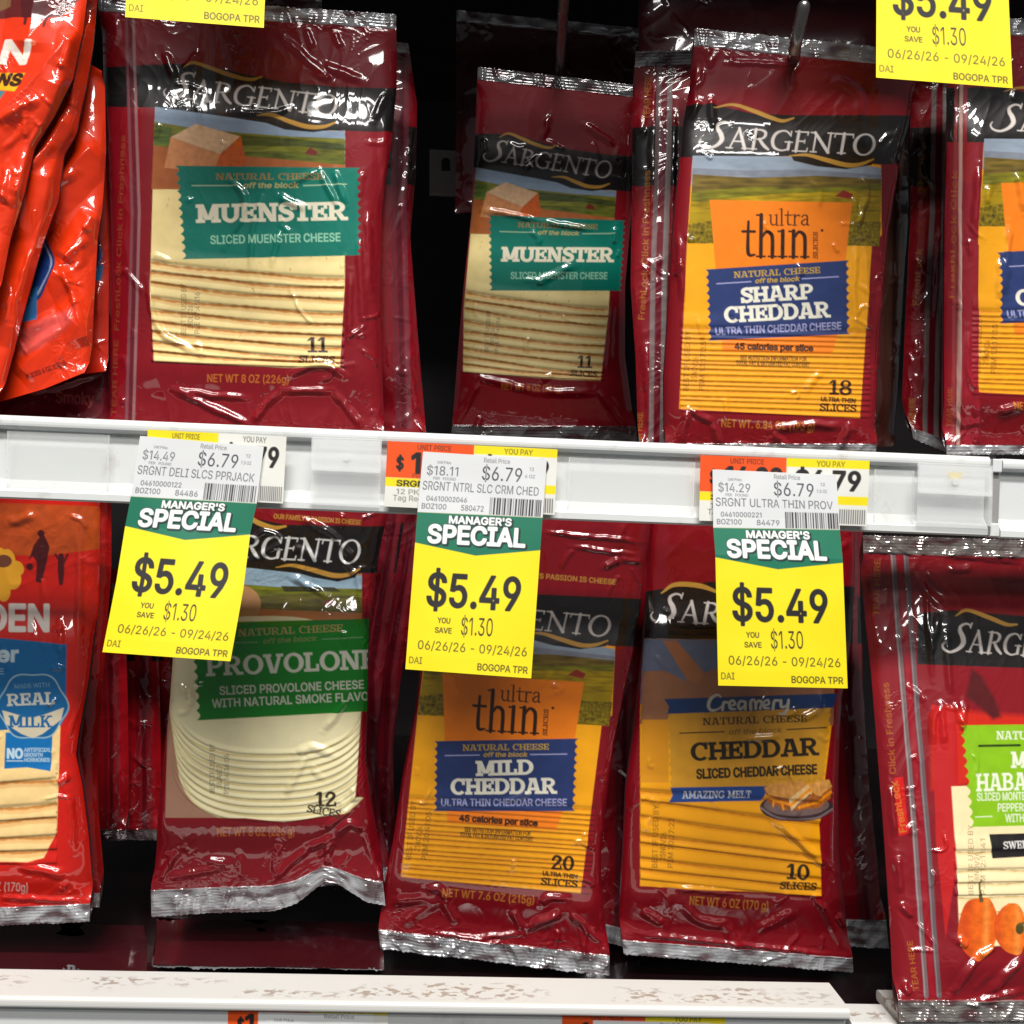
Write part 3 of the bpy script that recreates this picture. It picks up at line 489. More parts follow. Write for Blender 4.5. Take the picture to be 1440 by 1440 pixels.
    ft = rows < int(vt * (nv - 1) + .5) if top else np.zeros(len(F), bool); fb = rows >= int(vb * (nv - 1) + .5) if bottom else np.zeros(len(F), bool)
    rest = ~(ft | fb)
    part('top_seal', Pf, F[ft], M_FOIL, th, pt.c); part('bottom_seal', Pf, F[fb], M_FOIL, th, pt.c)
    if pt.lab is not None:
        k = rest & pt.lab[f0]; part('name_label', Pf, F[k], M_FILM, th, pt.c, FN); rest &= ~k
    if window is not None:
        inside = np.zeros(len(x), bool); w_ = np.asarray(window, float)
        inside[:] = sdf([w_], pt.x, pt.y) > 0
        k = rest & inside[f0]; part('cheese_window', Pf, F[k], M_FILM, th, pt.c, FN); rest &= ~k
    if zips is not None:
        inside = sdf([np.asarray(zips, float)], x, y) > 0
        k = rest & inside[f0]; part('zip_strip', Pf, F[k], M_FILM, th, pt.c, FN); rest &= ~k
    part('front_film', Pf, F[rest], M_FILM, th, pt.c, FN)
    st = 9; ri = np.unique(np.r_[np.arange(0, nv, st), nv - 1]); ci = np.unique(np.r_[np.arange(0, nu, st), nu - 1])
    Q = P[np.ix_(ri, ci)].copy(); e = np.minimum(u, 1 - u)[ci][None, :]; ev = np.minimum(v, 1 - v)[ri]
    Q[..., 1] = at(X, Y, D0)[np.ix_(ri, ci)][..., 1] + (edge * np.exp(-e * wd / 10) * smooth(ev * ln / 30) + thick * smooth(e * wd / 40) * smooth(ev * ln / 50) + .4) / 1000
    link('back_film', Q.reshape(-1, 3), grid_faces(len(ri), len(ci))[:, ::-1], M_BACK, th)
    return th

# ---------------------------------------------------------------- artwork of the packs
BLACK = (26, 22, 22); GOLD = (196, 146, 62); SILVER = (206, 197, 190); DIM = (186, 138, 66); SKY = (140, 160, 182); CREAM = (251, 228, 158)
def logo(p, x0, y0, x1, y1, cap, S_w=46):
    # big S and six capitals along a falling base line
    L = math.hypot(x1 - x0, y1 - y0); dx, dy = (x1 - x0) / L, (y1 - y0) / L
    p.text('S', x0, y0, x0 + dx * S_w, y0 + dy * S_w, cap * .93, SILVER, 'serif', shear=.1)
    p.text('ARGENTO', x0 + dx * (S_w - 9), y0 + dy * (S_w - 9), x1, y1, cap, SILVER, 'serif', shear=.12, bold=.35)
def swoosh(p, pts, col, wd):
    n = len(pts); p.line([(x, y, max(.5, wd * math.sin(math.pi * (i + .35) / n) / 2)) for i, (x, y) in enumerate(pts)], col, wd, curve=True)
def rail_lines(p, pts, cols=((128, 70, 78), (96, 30, 42), (150, 104, 106)), offs=(-5, 0, 5), wd=4):
    for c, o in zip(cols, offs): p.line([(x + o, y) for x, y in pts], c, wd)
def date(p, x, y0, lines, dy, cap=7, col=(40, 28, 20), lean=0.0):
    for k, (t, s, e) in enumerate(lines):
        p.text(t, x + dy * k, y0 - s, x + dy * k + lean, y0 - e, cap, col, bold=.05, alpha=.8)
def slices(p, rows, xl, xr, line_c, body_c, wd=3.0, pw=1.6, shade=None, rag=1.2, wob=1.5, al=.85):
    for k, (yl, yr) in enumerate(rows):
        u = np.linspace(0, 1, 14); y = yl + (yr - yl) * (1 - (1 - u) ** pw) + wob * np.sin(u * 9 + k * 2.1)
        x = xl + (xr - xl) * u
        if shade is not None: p.line(np.c_[x, y + wd * 1.1], shade, wd * 1.4, .5, rag=.6, seed=k + 40)
        p.line(np.c_[x, y], line_c, wd, al, rag=rag, seed=k)

def saw(rows, xl, xr, pw, amp, inv=None):
    # shingled slices: each one rises towards its lower edge and drops to the next
    def f(x, y):
        if inv is not None: q = np.c_[x, y, np.ones(len(x))] @ inv; x, y = q[:, 0], q[:, 1]
        u = np.clip((x - xl) / (xr - xl), 0, 1); c = 1 - (1 - u) ** pw
        b = [a + (d - a) * c for a, d in rows]; b = [b[0] - 26] + b + [b[-1] + (b[-1] - b[-2])]
        h = np.zeros(len(x)); ok = (x > xl) & (x < xr)
        for lo, hi in zip(b[:-1], b[1:]):
            t = (y - lo) / np.maximum(hi - lo, 1); m = ok & (t >= 0) & (t < 1)
            h = np.where(m, amp * np.where(t < .78, smooth(t / .78), smooth((1 - t) / .22)), h)
        return h
    return f
def affine(src, dst):
    A = np.c_[np.asarray(dst, float), np.ones(len(dst))]; return np.linalg.lstsq(A, np.asarray(src, float), rcond=None)[0]
MU_ROWS = [(369, 392), (382, 406), (398, 422), (418, 441), (436, 458), (453, 473), (466, 489), (480, 505), (495, 511)]
_tj = np.random.RandomState(11).uniform(-1.7, 1.7, (16, 2))
TH_ROWS = [(462 + 7.3 * k + _tj[k, 0], 468 + 7.4 * k + _tj[k, 1]) for k in range(16)]
CR_ROWS = [(1112, 1130), (1125, 1160), (1148, 1185), (1173, 1205), (1185, 1216), (1207, 1236), (1222, 1250)]
HB_ROWS = [(1198, 1196), (1225, 1222), (1243, 1240)]
OP_ROWS = [(1108, 1096), (1142, 1132), (1160, 1150), (1184, 1176), (1200, 1196)]
def saw_round(x, y):
    e = 1 - np.abs((x - 381) / 139) ** 2.6; m = (y - 964 - 98 * np.clip(e, 0, 1) ** (1 / 2.6)) / 10.5
    t = np.mod(m, 1.0); ok = (m > -1) & (m < 9) & (e > .02) & (y > 1010)
    return np.where(ok, .5 * np.clip((y - 1010) / 30, 0, 1) * np.where(t < .75, smooth(t / .75), smooth((1 - t) / .25)), 0)
def muenster(p):
    p.fill([(140, 95), (196, 92), (250, 90), (300, 93), (345, 105), (400, 115), (470, 122), (600, 126), (600, 188), (490, 184), (440, 183), (400, 178), (330, 167), (260, 157), (218, 151), (140, 150)], BLACK)
    p.fill([(218, 151), (330, 167), (400, 178), (440, 184), (485, 184), (485, 400), (478, 517), (400, 517), (217, 508), (211, 400)], CREAM)
    p.mottle([(211, 260), (485, 260), (478, 517), (217, 508)], .10, 26, 4)
    p.fill([(218, 150), (330, 166), (400, 177), (440, 184), (485, 184), (485, 240), (216, 240)], SKY)
    p.fill([(217, 171), (270, 180), (340, 187), (410, 192), (485, 195), (485, 266), (214, 266)], (116, 116, 34))
    p.fill([(340, 190), (400, 194), (485, 203), (485, 212), (420, 206), (340, 205)], (72, 82, 36))
    p.fill([(330, 215), (390, 212), (485, 219), (485, 234), (330, 222)], (98, 104, 30))
    p.fill([(218, 176), (242, 180), (240, 204), (216, 204)], (84, 104, 40))
    p.mottle([(217, 172), (270, 180), (340, 188), (485, 196), (485, 250), (214, 250)], .75, 34, 61, 7); p.mottle([(218, 152), (485, 184), (485, 196), (217, 172)], .16, 30, 62, 3)
    p.fill([(428, 216), (436, 207), (447, 214), (444, 219)], (120, 40, 36))
    p.fill([(216, 205), (340, 219), (485, 232), (485, 250), (485, 267), (213, 266)], (176, 98, 48)); p.mottle([(216, 205), (485, 232), (485, 267), (213, 266)], .22, 22, 8)
    p.fill([(240, 193), (275, 174), (338, 192), (310, 217)], (222, 180, 138)); p.fill([(240, 193), (310, 217), (300, 242), (231, 236)], (212, 140, 88))
    p.fill([(338, 191), (346, 226), (330, 242), (300, 241), (310, 217)], (206, 92, 26)); p.mottle([(240, 193), (275, 174), (346, 192), (346, 240), (231, 236)], .22, 8, 12)
    p.fill([(410, 165), (370, 160), (360, 168), (400, 182), (440, 186), (470, 182), (476, 172), (450, 172)], BLACK)
    swoosh(p, [(258, 96), (275, 89), (300, 97), (328, 107), (352, 112), (368, 108)], GOLD, 6); swoosh(p, [(362, 163), (385, 163), (408, 171), (432, 178), (455, 178), (472, 172)], GOLD, 6.5)
    logo(p, 227, 135, 472, 163, 28, 48)
    p.clip([(218, 151), (485, 184), (485, 400), (478, 517), (217, 508), (211, 400)]); slices(p, [(369, 392), (382, 406), (398, 422), (418, 441), (436, 458), (453, 473), (466, 489), (480, 505), (495, 511)], 211, 484, (198, 116, 26), CREAM, 3.4, shade=(222, 158, 70))
    r = np.random.RandomState(4)
    for k in range(46):
        x_, y_ = r.uniform(216, 480), r.choice([r.uniform(275, 365), r.uniform(365, 505)]); p.line([(x_, y_, r.uniform(.5, 1.3)), (x_ + r.uniform(-3, 3), y_ + r.uniform(1, 6), .4)], (206, 130, 44), 2, r.uniform(.3, .8))
    p.clip()
    p.ticket((246, 233), (507, 236), (508, 359), (257, 365), (0, 122, 104)); p.mottle([(246, 233), (507, 236), (508, 359), (257, 365)], .08, 30, 3)
    p.text('NATURAL CHEESE', 303, 253, 455, 253, 9.5, (178, 132, 66), 'slab', bold=-.3); p.text('off the block', 342, 264, 419, 264, 7, (206, 190, 120), shear=.2, bold=.3)
    p.line([(270, 261), (336, 261)], (176, 206, 170), 1.6); p.line([(427, 261), (487, 259)], (176, 206, 170), 1.6)
    p.text('MUENSTER', 276, 313, 489, 309, 25, (244, 236, 208), 'slab', bold=.5); p.text('SLICED MUENSTER CHEESE', 296, 343, 479, 339, 11.5, (160, 220, 188), bold=.3)
    ink = (62, 38, 18); p.text('11', 432, 496, 461, 496, 22, ink, 'slab'); p.text('SLICES', 420, 510, 471, 511, 10, ink, 'slab', bold=.1)
    p.text('NET WT 8 OZ (226g)', 291, 537, 407, 539, 11, (206, 118, 42), bold=.1)
    date(p, 262, 471, [('BEST IF USED BY', 0, 71), ('28DEC26', 9, 42), ('P6E 07:45:16', 1, 60)], 9.5)
    rail_lines(p, [(182, 10), (186, 150), (191, 300), (187, 450), (181, 640)]); p.text('TEAR HERE  FreshLock Click in Freshness', 163, 585, 176, 190, 6.5, (136, 84, 34), alpha=.7)
SH = [(980, 200), (1229, 217), (974, 222), (1239, 240), (998, 281), (1198, 285), (992, 379), (1194, 366), (1195, 470), (996, 479), (955, 575), (1208, 588)]
def thin_pack(name1, count, net, ddate, nx=(1042, 1144)):
    def art(p):
        p.fill([(900, 152), (975, 148), (1000, 146), (1060, 160), (1120, 162), (1400, 162), (1400, 231), (1240, 231), (1160, 222), (1110, 220), (975, 221), (900, 222)], BLACK)
        p.fill([(974, 221), (1110, 220), (1160, 224), (1239, 232), (1240, 330), (1226, 345), (1209, 588), (955, 575), (966, 345)], (252, 172, 22))
        p.mottle([(955, 340), (1230, 340), (1209, 588), (955, 575)], .09, 30, 7)
        p.fill([(974, 219), (1110, 220), (1160, 224), (1239, 236), (1239, 262), (972, 262)], (150, 164, 180)); p.fill([(974, 236), (1050, 240), (1130, 238), (1239, 246), (1239, 262), (972, 262)], (132, 138, 150))
        p.fill([(974, 245), (1060, 250), (1150, 247), (1239, 252), (1238, 300), (971, 300)], (112, 92, 34)); p.fill([(972, 270), (1060, 262), (1150, 265), (1239, 258), (1238, 300), (971, 300)], (122, 116, 24))
        p.fill([(971, 284), (1100, 272), (1239, 268), (1236, 346), (967, 342)], (168, 138, 10)); p.mottle([(971, 240), (1239, 240), (1236, 346), (967, 342)], .35, 30, 17)
        p.fill([(968, 316), (1000, 310), (1239, 312), (1236, 346), (967, 342)], (128, 108, 14)); p.mottle([(968, 312), (1239, 312), (1236, 346), (967, 342)], 1.1, 5, 27)
        p.mottle([(973, 246), (1239, 250), (1238, 300), (971, 300)], .75, 40, 63, 8); p.mottle([(974, 221), (1239, 236), (1239, 252), (974, 246)], .2, 36, 64, 3)
        p.fill([(1174, 276), (1186, 267), (1200, 273), (1196, 280)], (150, 46, 30))
        p.fill([(1110, 214), (1150, 216), (1232, 220), (1226, 232), (1190, 238), (1150, 234), (1116, 226)], BLACK)
        swoosh(p, [(1003, 152), (1030, 147), (1060, 156), (1080, 164), (1100, 170), (1116, 166)], GOLD, 6); swoosh(p, [(1110, 219), (1135, 218), (1162, 225), (1190, 232), (1210, 231), (1228, 224)], GOLD, 6.5)
        logo(p, 980, 206, 1230, 218, 28, 50)
        p.clip([(974, 221), (1239, 232), (1226, 345), (1209, 588), (955, 575), (966, 345)]); rows = TH_ROWS
        slices(p, rows, 955, 1225, (196, 112, 10), None, 1.7, 1.0, shade=(212, 126, 14), rag=.7, wob=.5, al=.7); p.clip()
        p.fill([(998, 281), (1198, 285), (1178, 470), (1170, 498), (1016, 494), (1010, 420)], (250, 132, 22)); p.mottle([(998, 281), (1198, 285), (1170, 498), (1016, 494)], .07, 20, 31)
        ink = (52, 28, 16)
        p.text('ultra', 1081, 317, 1139, 317, 15, ink, 'lower', bold=.35); p.text('thin', 1043, 361, 1139, 362, 37, ink, 'lower', bold=.7); p.text('SLICES', 1150, 364, 1150, 326, 6.5, ink, 'slab'); p.fill(ell(1156, 324, 2, 2, 0, 350, 0, 0)[:28], ink)
        p.ticket((992, 379), (1194, 366), (1195, 470), (996, 479), (44, 60, 112), n=9, bite=4); p.mottle([(992, 379), (1194, 366), (1195, 470), (996, 479)], .15, 16, 13)
        g = (206, 166, 56); lv = (176, 176, 220)
        p.text('NATURAL CHEESE', 1032, 391, 1154, 384, 9, g, 'slab', bold=-.2); p.text('off the block', 1062, 398, 1123, 395, 6, g, shear=.2, bold=.3)
        p.line([(1008, 399), (1056, 396)], lv, 1.4); p.line([(1128, 392), (1179, 389)], lv, 1.4)
        p.text(name1, nx[0], 426, nx[1], 420, 21, (240, 236, 218), 'slab', bold=.35); p.text('CHEDDAR', 1019, 454, 1168, 446, 22, (240, 236, 218), 'slab', bold=.35); p.text('ULTRA THIN CHEDDAR CHEESE', 1006, 471, 1183, 463, 10, lv, bold=.25)
        p.text('45 calories per slice', 1033, 491, 1143, 494, 8.5, ink, bold=.8)
        p.text('SEE NUTRITION INFORMATION FOR', 1041, 506, 1134, 508, 6.2, ink, bold=.25); p.text('TOTAL FAT & SATURATED FAT CONTENT', 1035, 513.5, 1138, 516, 6.2, ink, bold=.25)
        p.text(count, 1165, 555, 1198, 556, 21, ink, 'slab'); p.text('ULTRA THIN', 1154, 564, 1203, 567, 6, ink, bold=.5); p.text('SLICES', 1152, 578, 1204, 580, 11, ink, 'slab', bold=.1)
        p.text(net, 1014, 600, 1145, 606, 11, (206, 132, 46), bold=.1)
        date(p, 968, 550, [('BEST IF USED BY', 0, 84), (ddate[0], 12, 48), (ddate[1], 0, 70)], 11, 7.5, lean=3)
    return art
def provolone(p):
    p.fill([(230, 650), (600, 715), (600, 741), (470, 742), (345, 722), (230, 700)], (132, 9, 24))
    p.fill([(230, 716), (345, 726), (400, 738), (520, 740), (640, 738), (640, 806), (510, 806), (470, 812), (345, 800), (230, 790)], BLACK)
    p.fill([(240, 796), (345, 800), (470, 812), (509, 806), (508, 1000), (500, 1120), (490, 1152), (350, 1152), (232, 1160), (236, 1000)], (172, 128, 104))
    p.fill([(240, 796), (345, 798), (470, 812), (509, 809), (509, 840), (240, 836)], (150, 178, 196))
    p.fill([(240, 826), (345, 822), (400, 826), (509, 828), (509, 866), (240, 862)], (112, 116, 30)); p.fill([(360, 838), (440, 834), (509, 840), (509, 862), (360, 856)], (98, 92, 30)); p.fill([(395, 824), (470, 826), (480, 832), (400, 832)], (60, 60, 34))
    p.mottle([(240, 822), (509, 828), (509, 866), (240, 862)], .7, 36, 65, 7)
    p.fill([(452, 850), (464, 842), (474, 849), (470, 852)], (124, 40, 36))
    p.fill([(240, 858), (360, 856), (509, 862), (509, 876), (240, 880)], (196, 120, 62)); p.fill(ell(335, 850, 32, 28, 0, 352, 0, 0)[:28], (190, 140, 92))
    # round slices, each lower one showing below the one above
    for k in range(10):
        cy = 1030 + 104 - 10.5 * k; sh = (214, 196, 138) if k % 2 else (222, 206, 152)
        
        for dy_, c_ in ((-72, sh), (-75.5, (240, 230, 184))):
            a = np.radians(np.arange(0, 360, 8)); ca, sa = np.cos(a), np.sin(a); p.fill(np.c_[374 + (9 - k) * 1.6 + 139 * np.sign(ca) * np.abs(ca) ** .77, cy + dy_ + 98 * np.sign(sa) * np.abs(sa) ** .77], c_)
    p.fill([(241, 880), (512, 880), (512, 960), (241, 960)], (242, 232, 188)); p.mottle([(236, 880), (512, 880), (500, 1150), (236, 1150)], .06, 30, 5)
    p.fill([(560, 806), (512, 806), (508, 1000), (500, 1120), (560, 1130)], (132, 9, 24)); p.fill([(226, 1150), (345, 1150), (400, 1156), (520, 1138), (540, 1200), (220, 1200)], (132, 9, 24))
    p.fill([(345, 798), (400, 800), (440, 812), (475, 818), (500, 812), (506, 800)], BLACK)
    swoosh(p, [(300, 722), (340, 724), (365, 736), (385, 742), (402, 740)], GOLD, 7); swoosh(p, [(388, 798), (410, 795), (438, 801), (468, 809), (490, 808), (506, 800)], GOLD, 7)
    p.text('S', 280, 775, 330, 781, 27, SILVER, 'serif', shear=.1); p.text('ARGENTO', 308, 782, 505, 792, 31, (222, 222, 220), 'serif', shear=.14, bold=.4)
    p.text("OUR FAMILY'S PASSION IS CHEESE", 385, 729, 508, 738, 6.5, GOLD, bold=.2)
    p.ticket((268, 876), (520, 870), (520, 1000), (277, 1013), (8, 122, 26), n=10, right=False); p.mottle([(268, 876), (520, 870), (520, 1000), (277, 1013)], .07, 30, 3)
    pale = (206, 208, 190)
    p.text('NATURAL CHEESE', 335, 895, 483, 888, 10.5, (176, 150, 92), 'slab', bold=-.3); p.text('off the block', 370, 905, 445, 901, 7, (150, 140, 90), shear=.2); p.line([(320, 904), (362, 903)], (110, 150, 110), 1.5); p.line([(453, 899), (510, 896)], (110, 150, 110), 1.5)
    p.text('PROVOLONE', 290, 951, 531, 940, 27, pale, 'slab'); p.text('SLICED PROVOLONE CHEESE', 309, 977, 512, 968, 11.5, pale, bold=.3); p.text('WITH NATURAL SMOKE FLAVOR', 299, 995, 528, 984, 11.5, pale, bold=.3)
    ink = (52, 40, 22); p.text('12', 443, 1134, 474, 1134, 21, ink, 'slab'); p.text('SLICES', 431, 1142, 478, 1150, 11, ink, 'slab', bold=.1)
    p.text('NET WT 8 OZ (226 g)', 305, 1176, 415, 1175, 12, (206, 118, 42), bold=.1); date(p, 302, 1116, [('BEST IF USED BY', 0, 70), ('28JAN27', 8, 40), ('P2E 14:36:06', 0, 56)], 10, 7)
def creamery(p):
    p.fill([(860, 834), (905, 832), (1000, 818), (1240, 826), (1240, 904), (1160, 902), (905, 898), (860, 898)], BLACK)
    p.fill([(905, 898), (1174, 902), (1172, 1000), (1152, 1160), (1155, 1259), (900, 1246), (900, 1000)], (252, 170, 18)); p.mottle([(900, 1010), (1172, 1010), (1155, 1259), (900, 1246)], .06, 40, 5)
    p.fill([(905, 898), (1174, 902), (1172, 990), (900, 990)], (104, 112, 134)); p.fill([(905, 944), (935, 943), (965, 958), (985, 948), (1020, 936), (1174, 940), (1172, 1020), (900, 1018)], (160, 106, 72))
    p.fill([(932, 901), (952, 901), (990, 946), (984, 962), (966, 956)], (176, 110, 68)); p.mottle([(905, 898), (1174, 898), (1172, 1018), (900, 1018)], .12, 22, 9)
    swoosh(p, [(930, 834), (950, 822), (985, 824), (1012, 834)], GOLD, 7)
    logo(p, 912, 872, 1160, 888, 30, 50)
    p.fill([(903, 1012), (940, 1012), (940, 1100), (900, 1100)], (226, 150, 26))
    p.clip([(905, 898), (1174, 902), (1172, 1000), (1152, 1160), (1155, 1259), (900, 1246), (900, 1000)]); slices(p, [(1112, 1130), (1125, 1160), (1148, 1185), (1173, 1205), (1185, 1216), (1207, 1236), (1222, 1250)], 899, 1156, (196, 112, 10), None, 2.2, 1.0, shade=(220, 136, 14), rag=.6, wob=.8); p.clip()
    p.ticket((937, 1000), (1170, 994), (1160, 1100), (942, 1112), (216, 154, 40), n=9, bite=3); p.mottle([(937, 1000), (1170, 994), (1160, 1100), (942, 1112)], .14, 26, 6)
    p.fill([(934, 983), (1178, 975), (1172, 995), (938, 1004), (941, 994)], (34, 62, 112)); p.fill([(942, 1107), (1082, 1105), (1070, 1126), (940, 1128), (946, 1118)], (36, 70, 140))
    c = (206, 200, 182); t = lambda *q: p.line([(x, y, r) for x, y, r in q], c, 4, curve=True)
    t((1014, 980, 1), (1008, 977, 1.7), (999, 983, 2.2), (996, 993, 2.2), (1001, 999, 2), (1010, 997, 1.2), (1016, 992, 1))
    t((1016, 998, 2), (1018, 988, 2), (1024, 988, 1.6)); t((1027, 993, 1), (1033, 990, 1.8), (1031, 985, 1.4), (1026, 988, 2), (1027, 996, 2), (1034, 997, 1.2)); t((1048, 987, 1.6), (1041, 986, 1.8), (1038, 992, 2.2), (1041, 997, 2), (1047, 992, 1.4), (1048, 987, 2), (1048, 997, 2))
    t((1055, 997, 2), (1056, 986, 2), (1061, 985, 1.6), (1062, 996, 2)); t((1062, 990, 1.4), (1066, 985, 1.6), (1070, 987, 2), (1069, 996, 2)); t((1075, 992, 1), (1081, 990, 1.8), (1080, 984, 1.4), (1074, 987, 2), (1075, 995, 2), (1082, 996, 1.2))
    t((1087, 997, 2), (1089, 986, 2), (1095, 985, 1.6)); t((1098, 985, 2), (1099, 994, 2), (1106, 992, 1.4), (1109, 984, 1.6), (1107, 997, 2), (1101, 1004, 1.6), (1096, 1003, 1.2))
    ink = (44, 34, 20)
    p.text('NATURAL CHEESE', 988, 1020, 1135, 1015, 10.5, ink, 'slab', bold=-.2); p.text('off the block', 1025, 1033, 1099, 1030, 7, ink, shear=.2); p.line([(956, 1031), (1018, 1029)], ink, 1.7); p.line([(1107, 1026), (1162, 1023)], ink, 1.7)
    p.text('CHEDDAR', 972, 1070, 1152, 1062, 25, ink, 'slab', bold=.3); p.text('SLICED CHEDDAR CHEESE', 980, 1095, 1149, 1088, 13, ink, bold=.9); p.text('AMAZING MELT', 959, 1123, 1056, 1122, 11, (214, 216, 222), 'slab', bold=-.3)
    p.fill(ell(1120, 1135, 52, 20, 0, 352, 0, 0)[:28], (62, 44, 48)); p.fill(ell(1120, 1132, 46, 15, 0, 352, 0, 0)[:28], (120, 96, 92))
    p.fill([(1074, 1108), (1084, 1102), (1126, 1098), (1136, 1103), (1109, 1123), (1080, 1117)], (218, 150, 70)); p.fill([(1074, 1108), (1080, 1117), (1109, 1123), (1110, 1140), (1080, 1128)], (168, 92, 34)); p.line([(1078, 1120), (1094, 1127), (1110, 1131)], (246, 146, 16), 4); p.line([(1088, 1126), (1087, 1133)], (246, 150, 20), 3); p.line([(1100, 1130), (1101, 1138)], (246, 150, 20), 3)
    p.fill([(1109, 1123), (1136, 1103), (1140, 1114), (1112, 1140)], (238, 198, 136)); p.line([(1112, 1132), (1138, 1110)], (246, 146, 16), 4)
    p.fill([(1138, 1104), (1150, 1098), (1166, 1096), (1170, 1106), (1152, 1120), (1142, 1114)], (222, 156, 78)); p.fill([(1142, 1114), (1152, 1120), (1170, 1106), (1168, 1122), (1152, 1136), (1128, 1138), (1114, 1140)], (176, 98, 38)); p.line([(1124, 1135), (1150, 1128), (1168, 1114)], (246, 146, 16), 4)
    p.mottle([(1072, 1094), (1172, 1094), (1172, 1142), (1072, 1142)], .3, 6, 3); p.line([(1070, 1136), (1090, 1148), (1120, 1152), (1150, 1149), (1170, 1138)], (150, 128, 130), 3, .7, curve=True)
    p.text('10', 1105, 1236, 1138, 1238, 22, ink, 'slab'); p.text('SLICES', 1096, 1250, 1148, 1252, 11, ink, 'slab', bold=.1)
    p.text('NET WT 6 OZ (170 g)', 969, 1272, 1081, 1280, 12, (200, 136, 52), bold=.1); date(p, 924, 1220, [('BEST IF USED BY', 0, 88), ('25NOV26', 10, 50), ('P3M 20:27:22', 0, 70)], 11, 7.5, lean=2)
def habanero(p):
    p.fill([(1290, 862), (1340, 858), (1600, 880), (1600, 945), (1290, 934)], BLACK)
    p.fill([(1308, 1004), (1330, 992), (1350, 998), (1380, 1002), (1440, 1006), (1600, 1006), (1600, 1060), (1345, 1106), (1310, 1110)], (204, 36, 16), soft=8); p.fill([(1358, 980), (1380, 996), (1396, 1012), (1408, 1008), (1400, 985), (1380, 950), (1366, 940)], (84, 16, 20), soft=5)
    p.fill([(1310, 990), (1345, 1000), (1350, 1180), (1330, 1320), (1316, 1180)], (190, 22, 24))  # brighter red stripe: the lit side of the pack, painted into the colour
    p.fill([(1338, 1106), (1600, 1095), (1600, 1330), (1350, 1330), (1344, 1200)], (246, 226, 176)); p.mottle([(1338, 1106), (1500, 1095), (1500, 1330), (1350, 1330)], .08, 20, 2)
    p.clip([(1338, 1106), (1600, 1095), (1600, 1330), (1350, 1330), (1344, 1200)]); slices(p, [(1198, 1196), (1225, 1222), (1243, 1240), (1262, 1262), (1285, 1280)], 1342, 1500, (196, 160, 96), None, 1.8, 1.0, shade=(226, 200, 140), rag=.8); p.clip()
    p.ticket((1350, 1020), (1640, 1016), (1640, 1156), (1365, 1163), (136, 190, 20), n=10, bite=5, right=False); p.mottle([(1350, 1020), (1500, 1020), (1500, 1163), (1365, 1163)], .10, 20, 5)
    pale = (234, 238, 214)
    p.text('NATURAL CHEESE', 1401, 1040, 1538, 1040, 12, pale, 'slab', bold=-.2); p.line([(1377, 1049), (1434, 1048)], (40, 60, 12), 3.4)
    p.text('MONTEREY', 1422, 1080, 1560, 1078, 23, pale, 'slab'); p.text('HABANERO', 1373, 1113, 1514, 1109, 25, pale, 'slab'); p.text('SLICED MONTEREY JACK', 1374, 1126, 1486, 1124, 11, pale, bold=.2); p.text('PEPPERS CHEESE', 1403, 1141, 1486, 1140, 11, pale, bold=.2); p.text('WITH OTHER', 1414, 1156, 1476, 1155, 11, pale, bold=.2); p.line([(1372, 1149), (1395, 1148)], pale, 1.2)
    p.fill([(1391, 1173), (1600, 1168), (1600, 1196), (1395, 1207)], BLACK); p.text('SWEET HEAT', 1410, 1194, 1490, 1190, 11, (236, 232, 226), 'slab', bold=-.2)
    date(p, 1368, 1258, [('BEST IF USED BY', 0, 98), ('28NOV26', 14, 60), ('P3M 12:11:41', 0, 80)], 8.5, 7, col=(120, 96, 60))
    for pts, c in (([(1379, 1262), (1392, 1264), (1402, 1285), (1404, 1310), (1396, 1332), (1382, 1348), (1374, 1351), (1358, 1340), (1347, 1318), (1350, 1290), (1360, 1268)], (226, 98, 18)), ([(1418, 1270), (1432, 1272), (1441, 1290), (1443, 1316), (1436, 1340), (1424, 1342), (1410, 1334), (1399, 1316), (1399, 1294), (1408, 1278)], (230, 108, 24))):
        o = spline(pts + pts[:1], 5)[:-1]; cx = o[:, 0].mean(); cy = o[:, 1].mean(); p.clip(o); p.fill(o, c)
        p.fill([(cx - 30, cy - 60), (cx - 8, cy - 60), (cx - 12, cy), (cx - 6, cy + 60), (cx - 30, cy + 60)], (204, 66, 12), .7, soft=9); p.fill([(cx + 8, cy - 50), (cx + 15, cy - 50), (cx + 12, cy + 40), (cx + 6, cy + 40)], (244, 150, 62), .8, soft=7)
        p.mottle(o, .3, 10, int(cx)); p.clip()
    p.line([(1379, 1236, 1), (1377, 1250, 1.4), (1380, 1266, 3)], (92, 80, 40), 4, curve=True); p.fill(ell(1434, 1306, 6, 8, 0, 352, 0, 0)[:28], (80, 70, 30)); p.line([(1434, 1300, 2), (1446, 1296, 1)], (92, 84, 36), 3)
    swoosh(p, [(1344, 866), (1360, 858), (1390, 868), (1415, 878), (1430, 878)], GOLD, 6); logo(p, 1322, 914, 1530, 928, 30, 46)
    rail_lines(p, [(1262, 740), (1270, 860), (1281, 1000), (1296, 1180), (1311, 1400)], ((116, 96, 98), (150, 10, 30), (102, 86, 90)), (-9, 0, 9), 7)
    rail_lines(p, [(1262, 740), (1270, 860), (1281, 1000), (1296, 1180), (1311, 1400)], ((158, 146, 146), (140, 126, 128)), (-11, 7), 1.6)  # thin pale lines: highlights along the zip ridges, painted in
